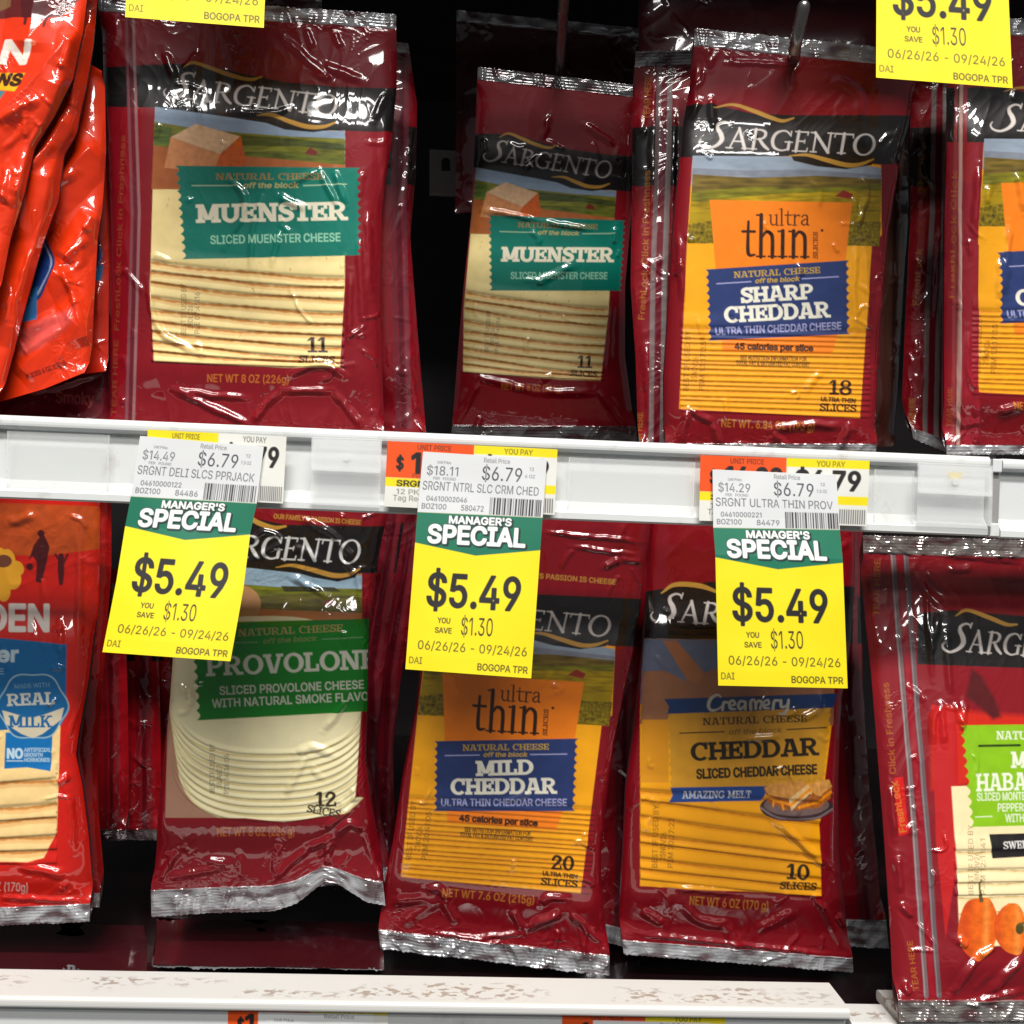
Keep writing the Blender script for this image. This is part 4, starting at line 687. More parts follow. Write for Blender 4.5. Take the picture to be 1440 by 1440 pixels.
    p.text('TEAR HERE', 1236, 866, 1238, 786, 8, (176, 104, 26)); p.fill([(1257, 1094), (1270, 1092), (1278, 1172), (1264, 1176)], (206, 20, 20)); p.text('FreshLock', 1275, 1170, 1262, 1098, 10, (206, 110, 30), bold=.3); p.text('Click in Freshness', 1260, 1088, 1250, 960, 9, (176, 100, 30)); p.text('TEAR HERE', 1292, 1392, 1283, 1322, 8, (176, 104, 26))
def zip_art(pts, txt=None, band=None, pale=((136, 116, 116), (120, 20, 40), (146, 132, 130))):
    def art(p):
        if band: p.fill(band, BLACK)
        rail_lines(p, pts, pale, (-8, 0, 8), 7)
        if txt:
            for t, x0, y0, x1, y1 in txt: p.text(t, x0, y0, x1, y1, 8.5, (176, 112, 40), bold=.1)
    return art
def orange_pack(p):
    p.fill([(-200, 700), (140, 712), (140, 790), (60, 782), (-200, 776)], (186, 74, 24)); p.mottle([(-200, 700), (140, 712), (140, 790), (-200, 776)], .3, 18, 3)
    p.fill([(-200, 776), (60, 782), (140, 772), (140, 860), (110, 868), (-200, 850)], (196, 26, 14))
    ink = (74, 16, 20)
    p.fill([(60, 748), (66, 760), (70, 770), (66, 790), (58, 820), (50, 818), (52, 790), (46, 782), (40, 788), (48, 766), (54, 758)], ink); p.fill(ell(58, 750, 5, 5, 0, 352, 0, 0)[:28], ink); p.fill(ell(42, 797, 5, 5, 0, 352, 0, 0)[:28], ink); p.line([(86, 782, 4), (86, 800, 5), (86, 820, 3)], ink, 8); p.line([(88, 796), (95, 780)], ink, 3); p.line([(85, 790), (78, 780)], ink, 3)
    for q in ((10, 790, 12, 18), (20, 800, 14, 12), (18, 815, 12, 14), (5, 830, 10, 16), (0, 800, 14, 30)): p.fill(ell(q[0], q[1], q[2], q[3], 0, 352, 0, 0)[:28], (226, 160, 40))
    p.fill(ell(5, 789, 12, 9, 0, 352, 0, 0)[:28], (110, 60, 40))
    p.text('ORDEN', -84, 886, 70, 887, 36, (226, 216, 206), bold=2.2); p.fill([(-200, 896), (0, 897), (94, 906), (93, 975), (97, 1000), (80, 1030), (-200, 1080)], (12, 96, 152)); p.text('Butter', -62, 930, 25, 930, 20, (180, 200, 210), bold=1.4); p.text('CHEESE', -60, 948, 6, 948, 8, (150, 180, 200))
    p.fill([(-60, 1032), (85, 1020), (84, 1050), (80, 1170), (62, 1206), (40, 1211), (-60, 1211)], (240, 206, 140)); p.mottle([(-60, 1032), (85, 1020), (80, 1211), (-60, 1211)], .10, 18, 4)
    p.clip([(-60, 1032), (85, 1020), (84, 1050), (80, 1170), (62, 1206), (40, 1211), (-60, 1211)]); slices(p, [(1108, 1096), (1142, 1132), (1160, 1150), (1184, 1176), (1200, 1196)], -60, 84, (200, 120, 40), None, 4, 1.0, shade=(220, 160, 90)); p.clip()
    p.fill([(8, 1030), (74, 1030), (72, 1084), (38, 1079), (6, 1081)], (14, 110, 176)); p.text('NO', 10, 1066, 32, 1066, 13, (190, 214, 226), bold=1); 
    for k, t in enumerate(('ARTIFICIAL', 'GROWTH', 'HORMONES')): p.text(t, 34, 1057 + 7 * k, (72, 60, 70)[k], 1057 + 7 * k, 5, (170, 200, 216), bold=.3)
    p.line([(10, 1070), (32, 1070)], (190, 214, 226), 1.5)
    a = np.radians(np.arange(0, 360, 5)); r = 1 + .05 * np.cos(a * 6); o = np.c_[46 + 49 * r * np.cos(a), 993 + 47 * r * np.sin(a)]
    p.fill(o, (150, 178, 190)); p.fill(o * .96 + np.array((46, 993)) * .04, (18, 96, 150)); p.fill(np.vstack([[(3, 999)], spline([(3, 999), (46, 1008), (90, 995)]), [(86, 1012), (60, 1032), (46, 1038), (30, 1032), (8, 1018)]]), (206, 196, 170))
    p.text('MADE WITH', 20, 968, 70, 966, 6, (120, 160, 186)); p.text('REAL', 10, 993, 78, 990, 17, (196, 196, 184), 'slab'); p.text('MILK', 12, 1023, 74, 1023, 17, (20, 96, 150), 'slab')
    p.text('OZ (170g)', -14, 1252, 40, 1254, 12, (214, 190, 180)); p.line([(112, 720), (114, 860), (106, 980)], (176, 60, 40), 3, .4)
def plain(p): pass
def bag_front(p):
    p.fill([(-60, -60), (120, -60), (112, 0), (88, 24), (60, 30), (20, 26), (-60, 30)], (96, 22, 20)); p.fill([(-60, -60), (20, -60), (16, 10), (-60, 40)], (120, 84, 50)); p.line([(40, 26), (38, 36)], (96, 22, 20), 5); p.line([(68, 26), (64, 40)], (96, 22, 20), 4); p.fill([(30, -10), (50, -20), (70, 10), (60, 30), (34, 28)], (78, 14, 18))
    p.text('N', -2, 88, 42, 92, 30, (238, 226, 214), bold=2.6, shear=.2); p.text('®', 47, 70, 55, 70, 8, (240, 150, 110))
    p.fill([(-40, 98), (40, 107), (26, 134), (-40, 120)], (244, 176, 20)); p.text('NS', -4, 121, 32, 125, 17, (60, 26, 14), bold=1.8, shear=.25)
    p.fill([(-40, 122), (12, 132), (-6, 160), (-40, 150)], (72, 124, 130)); p.fill([(-40, 420), (10, 402), (16, 404), (0, 428), (-40, 460)], (232, 226, 222))
def bag_badge(cx, cy, rx, ry):
    def art(p):
        a = np.radians(np.arange(0, 360, 5)); r = 1 + .06 * np.cos(a * 5); o = np.c_[cx + rx * r * np.cos(a), cy + ry * r * np.sin(a)]
        p.fill(o, (30, 50, 110)); p.fill(o * .9 + np.array((cx, cy)) * .1, (150, 160, 186)); p.fill(o * .82 + np.array((cx, cy)) * .18, (34, 62, 132)); p.fill([(cx - 5, cy + ry * .7), (cx + 14, cy + ry * .6), (cx + 10, cy + ry * 1.5), (cx - 10, cy + ry * 1.6)], (40, 110, 170)); p.text('A', cx - 2, cy + ry * .95, cx + 5, cy + ry * .95, 7, (170, 200, 220))
        p.fill([(32, 468), (70, 446), (108, 436), (104, 456), (60, 490), (30, 500)], (226, 110, 110), .45, soft=8)
        p.text('SLICES 6 OZ (170g)', 40, 534, 94, 513, 6, (110, 20, 14), bold=.4)
    return art

# ---------------------------------------------------------------- shelf structure: rails, ledge, floor pan, back panel
def extrude(name, prof, x0, x1, m, th, smooth_=True):
    # prof: closed (y, z) outline, extruded along the rail
    n = len(prof); V = [(x0, y, z) for y, z in prof] + [(x1, y, z) for y, z in prof]
    F = [(i, (i + 1) % n, (i + 1) % n + n, i + n) for i in range(n)]
    F += [tuple(range(n - 1, -1, -1)), tuple(range(n, 2 * n))]
    o = link(name, V, F, m, th, False); return o
def rounded(y0, z0, y1, z1, r, n=4):
    o = []
    for cy, cz, a in ((y1 - r, z1 - r, 0), (y0 + r, z1 - r, 90), (y0 + r, z0 + r, 180), (y1 - r, z0 + r, 270)):
        for k in range(n + 1):
            t = math.radians(a + 90 * k / n); o.append((cy + r * math.cos(t), cz + r * math.sin(t)))
    return o
def wz(px, py, D): return float(at(px, py, D)[2])
def wx(px, py, D): return float(at(px, py, D)[0])
def rail(x0, x1, zb, zt, label):
    th = Thing('price_rail', ((x0 + x1) / 2, -.003, zb), label, 'price rail', 'white price rails along the shelves')
    extrude('channel', rounded(-.0008, zb + .002, .0022, zt - .002, .0008), x0, x1, M_WHITE, th)
    extrude('top_lip', rounded(-.005, zt - .0058, .012, zt, .0024), x0, x1, M_WHITE, th)
    lo = [(-.005, zb + .0008), (-.0042, zb), (.0085, zb), (.0093, zb + .0008), (.0093, zb + .004), (.006, zb + .0075), (.0012, zb + .0087), (-.0012, zb + .0082), (-.0042, zb + .0046), (-.005, zb + .0034)]
    extrude('bottom_lip', lo, x0, x1, M_WHITE, th)
    return th
ZT = wz(700, 612.5, .445); ZB = wz(700, 728, .445); XJ0 = wx(1391, 700, .445); XJ1 = wx(1409, 700, .445)
rail(-.34, XJ0, ZB, ZT, 'long white price rail across the middle, below the upper row of packs')
rail(XJ1, XJ1 + .35, ZB - .0006, ZT - .0006, 'short end of white price rail right of the grey joint')
jt = Thing('rail_joint', (XJ0 + .003, -.002, ZB), 'small grey joint piece between two lengths of white price rail', 'rail joint')
extrude('joint_cover', rounded(-.0035, ZB + .0005, .0035, ZT - .001, .001), XJ0 + .0004, XJ1 - .0004, M_GREY, jt)
for z in (ZB + .003, ZT - .004): extrude('joint_tab', rounded(-.0056, z - .003, -.0036, z + .003, .0006), XJ0 + .0009, XJ1 - .0009, M_WHITE, jt)
up = .2915
rail(-.34, .6, ZB + up, ZT + up, 'upper white price rail carrying the two yellow tags at the top')

for y0_, y1_, hz, nm in ((.028, .0703, .02, 'narrow front board added out of view to shade the deep packs'), (.0163, .62, .134, 'deep rear board added out of view to shade the gap behind the packs')):  # added unseen boards: they block the ceiling light, the slot lets a band through
    sb = Thing('shade_board', (.1, y0_, ZB + up + hz), nm, 'shade board', 'added dark boards that shade the packs')
    extrude('board', rounded(y0_, ZB + up + hz, y1_, ZB + up + hz + .012, .002), -.6, .9, M_DARK, sb)
# worn white ledge under the lower row
def worn_white():
    m = mat('worn_white_enamel', base_color=(218, 218, 214), roughness=.42); nt = m.node_tree; N = nt.nodes
    tc = N.new('ShaderNodeTexCoord'); mp = N.new('ShaderNodeMapping'); mp.inputs['Scale'].default_value = (1, 1.6, 1); nt.links.new(tc.outputs['Object'], mp.inputs['Vector'])
    def nz(scale, det, lo, hi):
        t = N.new('ShaderNodeTexNoise'); t.inputs['Scale'].default_value = scale; t.inputs['Detail'].default_value = det; nt.links.new(mp.outputs[0], t.inputs['Vector'])
        r = N.new('ShaderNodeMapRange'); r.inputs['From Min'].default_value = lo; r.inputs['From Max'].default_value = hi; nt.links.new(t.outputs['Fac'], r.inputs['Value']); return r
    a = nz(210, 5, .53, .57); b = nz(17, 2, .46, .54)
    mu = N.new('ShaderNodeMath'); mu.operation = 'MULTIPLY'; nt.links.new(a.outputs[0], mu.inputs[0]); nt.links.new(b.outputs[0], mu.inputs[1])
    s = N.new('ShaderNodeSeparateXYZ'); nt.links.new(tc.outputs['Object'], s.inputs[0])
    r = N.new('ShaderNodeMapRange'); r.inputs['From Min'].default_value = .0085; r.inputs['From Max'].default_value = .0055; nt.links.new(s.outputs['Y'], r.inputs['Value'])
    r2 = N.new('ShaderNodeMapRange'); r2.inputs['From Min'].default_value = -.010; r2.inputs['From Max'].default_value = -.006; nt.links.new(s.outputs['Y'], r2.inputs['Value'])
    for q in (r, r2):
        m2 = N.new('ShaderNodeMath'); m2.operation = 'MULTIPLY'; nt.links.new(mu.outputs[0], m2.inputs[0]); nt.links.new(q.outputs[0], m2.inputs[1]); mu = m2
    mx = N.new('ShaderNodeMixRGB'); mx.inputs[1].default_value = (*lin((218, 218, 214)), 1); mx.inputs[2].default_value = (*lin((170, 158, 147)), 1)
    nt.links.new(mu.outputs[0], mx.inputs[0]); nt.links.new(mx.outputs[0], N['Principled BSDF'].inputs['Base Color']); return m
M_WORN = worn_white()
ZL = wz(600, 1370.5, .478); XE = wx(1194, 1398, .452)
def ledge(x0, x1, z, label, depth=.028):
    th = Thing('shelf_ledge', ((x0 + x1) / 2, .013, z - .004), label, 'shelf ledge', 'white ledges under the lower row')
    extrude('ledge_top', rounded(0, z - .005, depth, z, .0018), x0, x1, M_WORN, th)
    extrude('ledge_front', rounded(.005, z - .06, .009, z - .0052, .0008), x0, x1, M_WHITE, th)
    return th
ledge(-.34, XE, ZL, 'long worn white shelf ledge with brown scuffs under the lower row')
ledge(XE + .0012, XE + .022, ZL - .006, 'short lower white ledge piece at the scuffed ledge end', .02)
ledge(XE + .0235, XE + .35, ZL - .003, 'white ledge end under the habanero pack at the right')
fl = link('floor', [(-.6, .030, ZL - .02), (.8, .030, ZL - .02), (.8, .62, ZL - .02), (-.6, .62, ZL - .02)], [(0, 1, 2, 3)], M_FLOOR, None, False); fl['kind'] = 'structure'
bk = Thing('back_panel', (0, .62, ZL - .02), 'dark back panel of the cooler behind the hanging packs', 'back panel')
bk['_e']['kind'] = 'structure'
extrude('panel', [(.62, ZL - .02), (.63, ZL - .02), (.63, 2.0), (.62, 2.0)], -.8, 1.0, M_DARK, bk)
# slotted crossbar with keyhole
D = .84
def quadbox(name, q, D0, D1, m, th):
    a = [at(x, y, D0) for x, y in q]; b = [p + np.array((0, D1 - D0, 0)) for p in a]; n = len(a)
    return link(name, a + b, [tuple(range(n))[::-1], tuple(range(n, 2 * n))] + [(i, (i + 1) % n, (i + 1) % n + n, i + n) for i in range(n)], m, th, False)
M_PLATE = grain(mat('galvanised_plate', base_color=(176, 166, 160), roughness=.5), 70, .45, .6)
th = Thing('peg_crossbar', at(635, 276, D), 'grey slotted metal plate with a keyhole in the dark gap', 'crossbar')
quadbox('plate', [(604, 210), (664, 213), (662, 276), (604, 274)], D, D + .003, M_PLATE, th)
for kx in (627, 661): quadbox('keyhole', [(kx - 6, 226), (kx - 3, 222), (kx + 3, 222), (kx + 6, 227), (kx + 6, 240), (kx - 6, 240)], D - .0006, D - .0001, M_DARK, th)

def tube(name, pts, r, m, th, n=14):
    p = spline(pts, 6) if len(pts) > 2 else np.asarray(pts, float); V, F = [], []
    for i in range(len(p)):
        t = p[min(i + 1, len(p) - 1)] - p[max(i - 1, 0)]; t /= np.linalg.norm(t)
        a = np.cross(t, (1, 0, .01)); a /= np.linalg.norm(a); b = np.cross(t, a)
        V += [p[i] + r * (math.cos(k * math.tau / n) * a + math.sin(k * math.tau / n) * b) for k in range(n)]
    for i in range(len(p) - 1): F += [(i * n + k, i * n + (k + 1) % n, (i + 1) * n + (k + 1) % n, (i + 1) * n + k) for k in range(n)]
    for base, e, s in ((0, p[0], -1), ((len(p) - 1) * n, p[-1], 1)):
        t = p[1] - p[0] if s < 0 else p[-1] - p[-2]; t = t / np.linalg.norm(t) * s
        ring = []
        prev = list(range(base, base + n))
        for q in (.6, .9):
            c0 = len(V); V += [e + (np.array(V[base + k]) - e) * math.sqrt(1 - q * q) + t * r * q for k in range(n)]
            cur = list(range(c0, c0 + n)); F += [(prev[k], prev[(k + 1) % n], cur[(k + 1) % n], cur[k]) for k in range(n)]; prev = cur
        c0 = len(V); V.append(e + t * r); F += [(prev[k], prev[(k + 1) % n], c0) for k in range(n)]
    return link(name, V, [tuple(f) for f in F], m, th)
def peg(label, near, far, r, tip):
    th = Thing('peg_hook', far, label, 'peg hook', 'steel peg hooks'); n, f = np.array(near), np.array(far)
    pts = [f, f + (n - f) * .5, n + (f - n) * .06, n, n + np.array(tip)]
    tube('rod', pts, r, M_METAL, th)
    return th
peg('steel peg with upturned rounded tip above the sharp cheddar pack', at(1118, 66, .475), at(1112, 160, .82), .0030, np.array(at(1130, 10, .462)) - at(1118, 66, .475))
peg('dim steel peg above the deep set muenster pack', at(796, -60, .47), at(782, 190, .86), .0030, (.002, -.004, .012))

# ---------------------------------------------------------------- packs, upper row
GU = 'burgundy sliced cheese packs of the upper row'; GB = 'burgundy packs hanging behind the front ones'; GO = 'bright orange red cheese bags'; GL = 'burgundy sliced cheese packs of the lower row'
MB = [(243, 547, 354, 597, 9, 1.5, (300, 575)), (243, 547, 352, 560, 8, 1.1, (300, 556)), (354, 597, 395, 550, 9, 1.5, (370, 575)), (395, 550, 467, 549, 8, 1.0), (405, 528, 488, 531, 9, 1.4, (450, 512)), (467, 549, 512, 603, 9, 1.2),
      (206, 388, 286, 499, 8, 1.3, (226, 465)), (493, 380, 490, 480, 8, 1.0), (505, 330, 512, 470, 9, 1.1), (320, 250, 315, 350, 8, 1.2, (345, 285)), (372, 268, 352, 392, 7, .9, (356, 320)), (395, 320, 380, 380, 7, .9), (448, 240, 478, 295, 8, 1.0), (470, 238, 486, 290, 8, 1.0), (390, 276, 430, 294, 9, 1.2), (400, 262, 448, 240, 8, 1.0),
      (325, 158, 412, 150, 7, 1.3, (380, 160)), (232, 72, 246, 112, 9, 1.3), (280, 74, 258, 100, 9, 1.4), (450, 90, 512, 115, 10, 1.2), (395, 50, 470, 118, 9, 1.1), (545, 130, 526, 170, 9, 1.3), (430, 40, 440, 70, 7, 1.0), (470, 45, 480, 68, 7, 1.0), (540, 150, 545, 300, 12, 1.4), (518, 290, 520, 420, 9, 1.2)]
pack('cheese_pack', 'muenster slice pack with teal label, lit at the front of the upper row', 'cheese pack', GU,
     [(138, -6), (141, 120), (147, 300), (149, 440), (150, 622)], [(557, 20), (557, 118), (549, 200), (536, 290), (533, 420), (536, 520), (541, 628)], (.514, .520), art=muenster,
     content=[(214, 168), (500, 186), (494, 516), (214, 508)], top=22, bottom=20, creases=MB, rid=(.62, 36), seed=3, T=2.6, steps=saw(MU_ROWS, 213, 484, 1.6, .7), window=[(218, 151), (485, 184), (485, 400), (478, 517), (217, 508), (211, 400)], zips=[(172, -10), (196, -10), (204, 300), (192, 700), (168, 700)])
pack('cheese_pack', 'burgundy pack edge showing just right of the front muenster pack', 'cheese pack', GB,
     [(330, 40), (320, 600)], [(574, 60), (586, 140), (584, 240), (576, 330), (588, 480), (599, 610)], (.549, .553), art=zip_art([(566, 60), (560, 300), (568, 600)], band=[(500, 165), (590, 180), (590, 262), (500, 258)], pale=((110, 30, 44), (90, 16, 30), (120, 50, 60))),
     content=[(380, 200), (540, 200), (540, 520), (380, 520)], seed=5, dx=1.6, top=16, rid=(1.0, 40), creases=[(586, 170, 562, 330, 10, 1.4), (570, 480, 592, 600, 10, 1.2)])
DM_S = [(227, 143), (472, 160), (218, 151), (478, 517), (217, 508), (432, 496), (246, 233), (507, 236), (508, 359), (257, 365), (276, 313), (489, 309)]
DM_D = [(675, 224), (862, 246), (669, 238), (842, 535), (659, 519), (808, 516), (686, 308), (880, 310), (872, 411), (686, 411), (702, 370), (867, 369)]
def deep_muenster(p): p.map(DM_S, DM_D); muenster(p)
pack('cheese_pack', 'muenster pack with teal label set deep in shade in the middle of the upper row', 'cheese pack', GU,
     [(672, 94), (668, 190), (663, 300), (652, 400), (645, 480), (634, 622)], [(897, 120), (894, 190), (889, 300), (880, 400), (880, 500), (897, 622)], (.652, .674), art=deep_muenster,
     content=[(664, 245), (872, 262), (852, 536), (658, 520)], top=18, bottom=24, seed=8, T=2.6, crink=16, rimp=.12, crimp=.6, foil=(130, 130, 132), rid=(.32, 46), steps=saw(MU_ROWS, 213, 484, 1.6, .7, affine(DM_S, DM_D)), window=[(218, 151), (485, 184), (485, 400), (478, 517), (217, 508), (211, 400)],
     creases=[(668, 530, 755, 552, 8, 1.3, (710, 540)), (755, 552, 835, 552, 9, 1.4), (676, 532, 640, 600, 8, 1.1), (840, 545, 880, 605, 8, 1.1), (676, 295, 760, 312, 7, 1.2, (720, 302)), (760, 312, 830, 322, 7, 1.3), (866, 318, 862, 345, 7, 1.3), (820, 175, 868, 205, 8, 1.3), (775, 160, 760, 200, 8, 1.0), (750, 400, 810, 372, 9, 1.3), (680, 195, 682, 215, 7, 1.3), (735, 240, 760, 220, 7, 1.1), (860, 420, 856, 520, 8, 1.2)])
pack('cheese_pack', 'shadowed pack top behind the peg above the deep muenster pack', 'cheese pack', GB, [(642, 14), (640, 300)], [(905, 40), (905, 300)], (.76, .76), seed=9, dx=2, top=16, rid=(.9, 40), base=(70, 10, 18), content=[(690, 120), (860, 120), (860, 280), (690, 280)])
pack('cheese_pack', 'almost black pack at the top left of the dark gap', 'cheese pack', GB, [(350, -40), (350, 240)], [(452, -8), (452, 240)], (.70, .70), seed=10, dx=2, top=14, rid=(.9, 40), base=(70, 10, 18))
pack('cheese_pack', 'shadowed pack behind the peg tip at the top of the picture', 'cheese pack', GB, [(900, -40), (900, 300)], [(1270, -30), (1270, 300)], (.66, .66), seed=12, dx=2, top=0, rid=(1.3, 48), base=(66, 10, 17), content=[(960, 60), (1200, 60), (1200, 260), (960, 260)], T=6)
pack('cheese_pack', 'pack behind the sharp cheddar one with its clear zip strip at left', 'cheese pack', GB,
     [(894, 72), (892, 120), (891, 250), (889, 400), (896, 500), (900, 628)], [(1120, 66), (1120, 628)], (.545, .540), art=zip_art([(936, 60), (931, 250), (926, 400), (923, 640)], [('FreshLock', 906, 450, 911, 380), ('Click in Freshness', 911, 372, 914, 240), ('TEAR HERE', 913, 168, 916, 106), ('TEAR HERE', 902, 636, 904, 580)], [(880, 180), (1000, 176), (1000, 262), (880, 262)]),
     content=[(985, 150), (1090, 150), (1090, 560), (985, 560)], top=22, seed=14, rid=(.8, 30), zips=[(918, 60), (950, 60), (942, 640), (908, 640)], creases=[(920, 90, 916, 330, 9, 1.5), (948, 140, 940, 420, 8, 1.3), (905, 470, 918, 628, 9, 1.2)])
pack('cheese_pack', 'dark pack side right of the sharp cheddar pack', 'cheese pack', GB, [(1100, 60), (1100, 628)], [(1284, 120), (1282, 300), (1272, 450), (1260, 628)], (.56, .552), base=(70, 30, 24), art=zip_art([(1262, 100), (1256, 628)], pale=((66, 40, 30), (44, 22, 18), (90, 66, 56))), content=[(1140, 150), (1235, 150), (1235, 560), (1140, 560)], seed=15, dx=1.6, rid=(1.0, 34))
pack('cheese_pack', 'pack with two grey zip lines and torn corner left of the last ultra thin pack', 'cheese pack', GB,
     [(1286, 100), (1286, 300), (1280, 420), (1274, 560), (1284, 618)], [(1400, 96), (1400, 622)], (.542, .538), art=zip_art([(1322, 90), (1319, 300), (1312, 430), (1308, 640)], [('FreshLock', 1292, 430, 1297, 350), ('TEAR HERE', 1286, 598, 1287, 560)], [(1280, 180), (1400, 176), (1400, 262), (1280, 262)], pale=((136, 122, 120), (130, 18, 38), (150, 140, 138))), seed=16, top=14, bottom=16, rid=(.8, 30), sag=[(0, 0), (.5, 22), (1, 26)], zips=[(1306, 90), (1338, 90), (1330, 640), (1294, 640)], creases=[(1322, 300, 1316, 460, 8, 1.4), (1302, 460, 1296, 560, 8, 1.3)])
SHC = [(978, 84, 975, 175, 8, 1.2), (1000, 138, 1002, 175, 8, 1.4), (968, 170, 985, 140, 7, 1.2), (1212, 245, 1204, 320, 8, 1.5, (1218, 275)), (1200, 275, 1203, 312, 8, 1.5), (1205, 320, 1214, 300, 7, 1.3), (1205, 340, 1203, 470, 8, 1.2, (1200, 400)), (1215, 335, 1222, 470, 8, 1.0), (950, 320, 962, 430, 9, 1.3), (948, 390, 958, 370, 7, 1.4),
       (955, 628, 968, 575, 9, 1.5), (968, 575, 1002, 595, 8, 1.2), (1002, 595, 1012, 628, 9, 1.4), (1080, 605, 1190, 600, 9, 1.5, (1130, 598)), (1084, 608, 1110, 632, 9, 1.3), (1196, 598, 1176, 634, 9, 1.5), (1036, 622, 1050, 632, 8, 1.3), (1020, 88, 1110, 92, 6, 1.1), (1040, 60, 1075, 50, 8, 1.2), (1165, 110, 1210, 175, 12, 1.0, (1205, 130)), (1140, 55, 1178, 75, 8, 1.0), (1237, 400, 1240, 440, 8, 1.3), (1256, 220, 1262, 262, 8, 1.2)]
pack('cheese_pack', 'ultra thin sharp cheddar pack with orange flag on the peg, front of upper row', 'cheese pack', GU,
     [(977, 40), (974, 110), (962, 180), (955, 250), (947, 330), (940, 450), (935, 530), (936, 640)], [(1292, 72), (1291, 120), (1285, 165), (1268, 230), (1251, 330), (1241, 450), (1231, 640)], (.505, .517), art=thin_pack('SHARP', '18', 'NET WT. 6.84 OZ (193 g)', ('25NOV26', 'P3M 13:17:35')),
     content=[(968, 225), (1240, 236), (1214, 590), (956, 578)], top=25, bottom=16, creases=SHC, seed=21, T=3.6, steps=saw(TH_ROWS, 957, 1224, 1.0, .4), rid=(.3, 46), taut=.22, sag=[(0, 0), (1, 0)], window=[(974, 221), (1239, 232), (1240, 330), (1209, 588), (955, 575), (966, 345)])
def thin_right(p): p.map(SH, [(x + 410, y - 24) for x, y in SH]); thin_pack('SHARP', '18', 'NET WT. 6.84 OZ (193 g)', ('25NOV26', 'P3M 13:17:35'))(p); p.map([(0, 0), (1, 0), (0, 1)], [(410, -24), (411, -24), (410, -23)]); 
def thin_right_art(p):
    x, y = p.x.copy(), p.y.copy(); thin_right(p); p.x, p.y = x, y; p.aa = 1.1
    i = np.nonzero(x < 1376)[0]; p.c[i] = lin((150, 18, 36)); p.fill([(1330, 124), (1384, 122), (1384, 200), (1330, 200)], BLACK)
    rail_lines(p, [(1353, 20), (1350, 300), (1347, 640)], ((150, 60, 60), (190, 150, 140), (140, 20, 36)), (-7, 0, 6), 5); p.text('FreshLock Click', 1342, 420, 1346, 240, 7, (176, 100, 40)); p.text('TEAR HERE', 1338, 600, 1339, 545, 7, (176, 100, 40))
pack('cheese_pack', 'ultra thin cheddar pack cut off by the right edge of the picture', 'cheese pack', GU,
     [(1337, 25), (1338, 150), (1333, 300), (1331, 480), (1331, 640)], [(1700, 30), (1690, 300), (1680, 640)], (.502, .511), art=thin_right_art, content=[(1378, 200), (1650, 210), (1620, 566), (1364, 556)], top=24, bottom=14, seed=23, steps=saw(TH_ROWS, 957, 1224, 1.0, .4, affine(SH, [(x + 410, y - 24) for x, y in SH])), rid=(.6, 34),
     window=None, zips=[(1342, 20), (1362, 20), (1358, 640), (1338, 640)],
     creases=[(1360, 460, 1376, 560, 9, 1.4, (1360, 520)), (1376, 560, 1370, 630, 9, 1.4), (1400, 580, 1440, 572, 10, 1.6), (1408, 360, 1404, 425, 9, 1.5), (1430, 240, 1440, 300, 8, 1.4), (1392, 260, 1386, 290, 8, 1.3), (1420, 310, 1412, 420, 8, 1.2), (1376, 230, 1370, 330, 8, 1.2), (1348, 300, 1352, 600, 7, 1.2)])
# orange bags
OR = (230, 52, 8)
pack('cheese_bag', 'bright orange red bag hanging in front at the top left', 'cheese bag', GO, [(-130, -90), (-140, 440)], [(124, -60), (112, 42), (98, 108), (72, 160), (44, 205), (30, 270), (10, 330), (-8, 420)], (.482, .474), base=OR, art=bag_front, T=0, seed=31, sharp=True, rid=(.7, 110), crink=20, edge=4, thick=6, rimp=1,
     creases=[(116, 40, -40, 210, 46, 5.0, (50, 120)), (100, 100, 20, 300, 34, 4.0), (60, -60, 40, 80, 40, 3.0), (110, 50, 90, 118, 9, 1.5), (60, 140, 14, 178, 12, 2.0), (0, 178, 45, 150, 9, 1.4), (12, 230, 4, 290, 10, 1.6), (42, 160, 38, 200, 9, 1.3), (96, 104, 88, 92, 7, 1.3)])
pack('cheese_bag', 'orange red bag tucked second behind the foremost one', 'cheese bag', GO, [(-150, -90), (-150, 640)], [(137, -60), (127, 60), (117, 120), (107, 165), (104, 185), (86, 215), (78, 280), (56, 340), (34, 420), (14, 495), (-4, 560)], (.494, .486), base=OR, art=plain, seed=32, sharp=True, rid=(.7, 100), crink=20, edge=4, thick=6,
     creases=[(110, 150, 0, 330, 44, 5.5, (50, 250)), (128, 30, 106, 170, 26, 3.5), (86, 220, 20, 500, 36, 4.5), (86, 204, 50, 244, 11, 2.0), (40, 240, 30, 330, 10, 1.5), (118, 60, 104, 150, 10, 1.8), (130, 20, 116, 100, 8, 1.3), (50, 350, 20, 450, 9, 1.6)])
pack('cheese_bag', 'orange red bag with a blue badge, third in the left bunch', 'cheese bag', GO, [(-160, -90), (-170, 600)], [(143, 100), (145, 210), (140, 290), (133, 335), (128, 430), (126, 480), (119, 524)], (.506, .500), base=OR, art=bag_badge(44, 375, 34, 50), seed=33, sharp=True, rid=(.7, 100), crink=20, edge=4, thick=6, sag=[(0, 0), (.55, 10), (.8, 8), (1, 0)],
     creases=[(144, 200, 40, 300, 40, 5.0), (138, 300, 92, 372, 26, 3.5), (92, 372, 128, 490, 30, 3.5), (92, 372, 10, 470, 34, 4.0), (20, 530, 118, 440, 36, 3.0), (112, 244, 76, 270, 10, 1.8), (90, 372, 128, 335, 8, 1.2), (90, 372, 128, 470, 10, 1.2), (30, 470, 90, 440, 14, 1.5), (30, 500, 92, 460, 9, 1.2), (128, 330, 122, 320, 7, 1.4)])
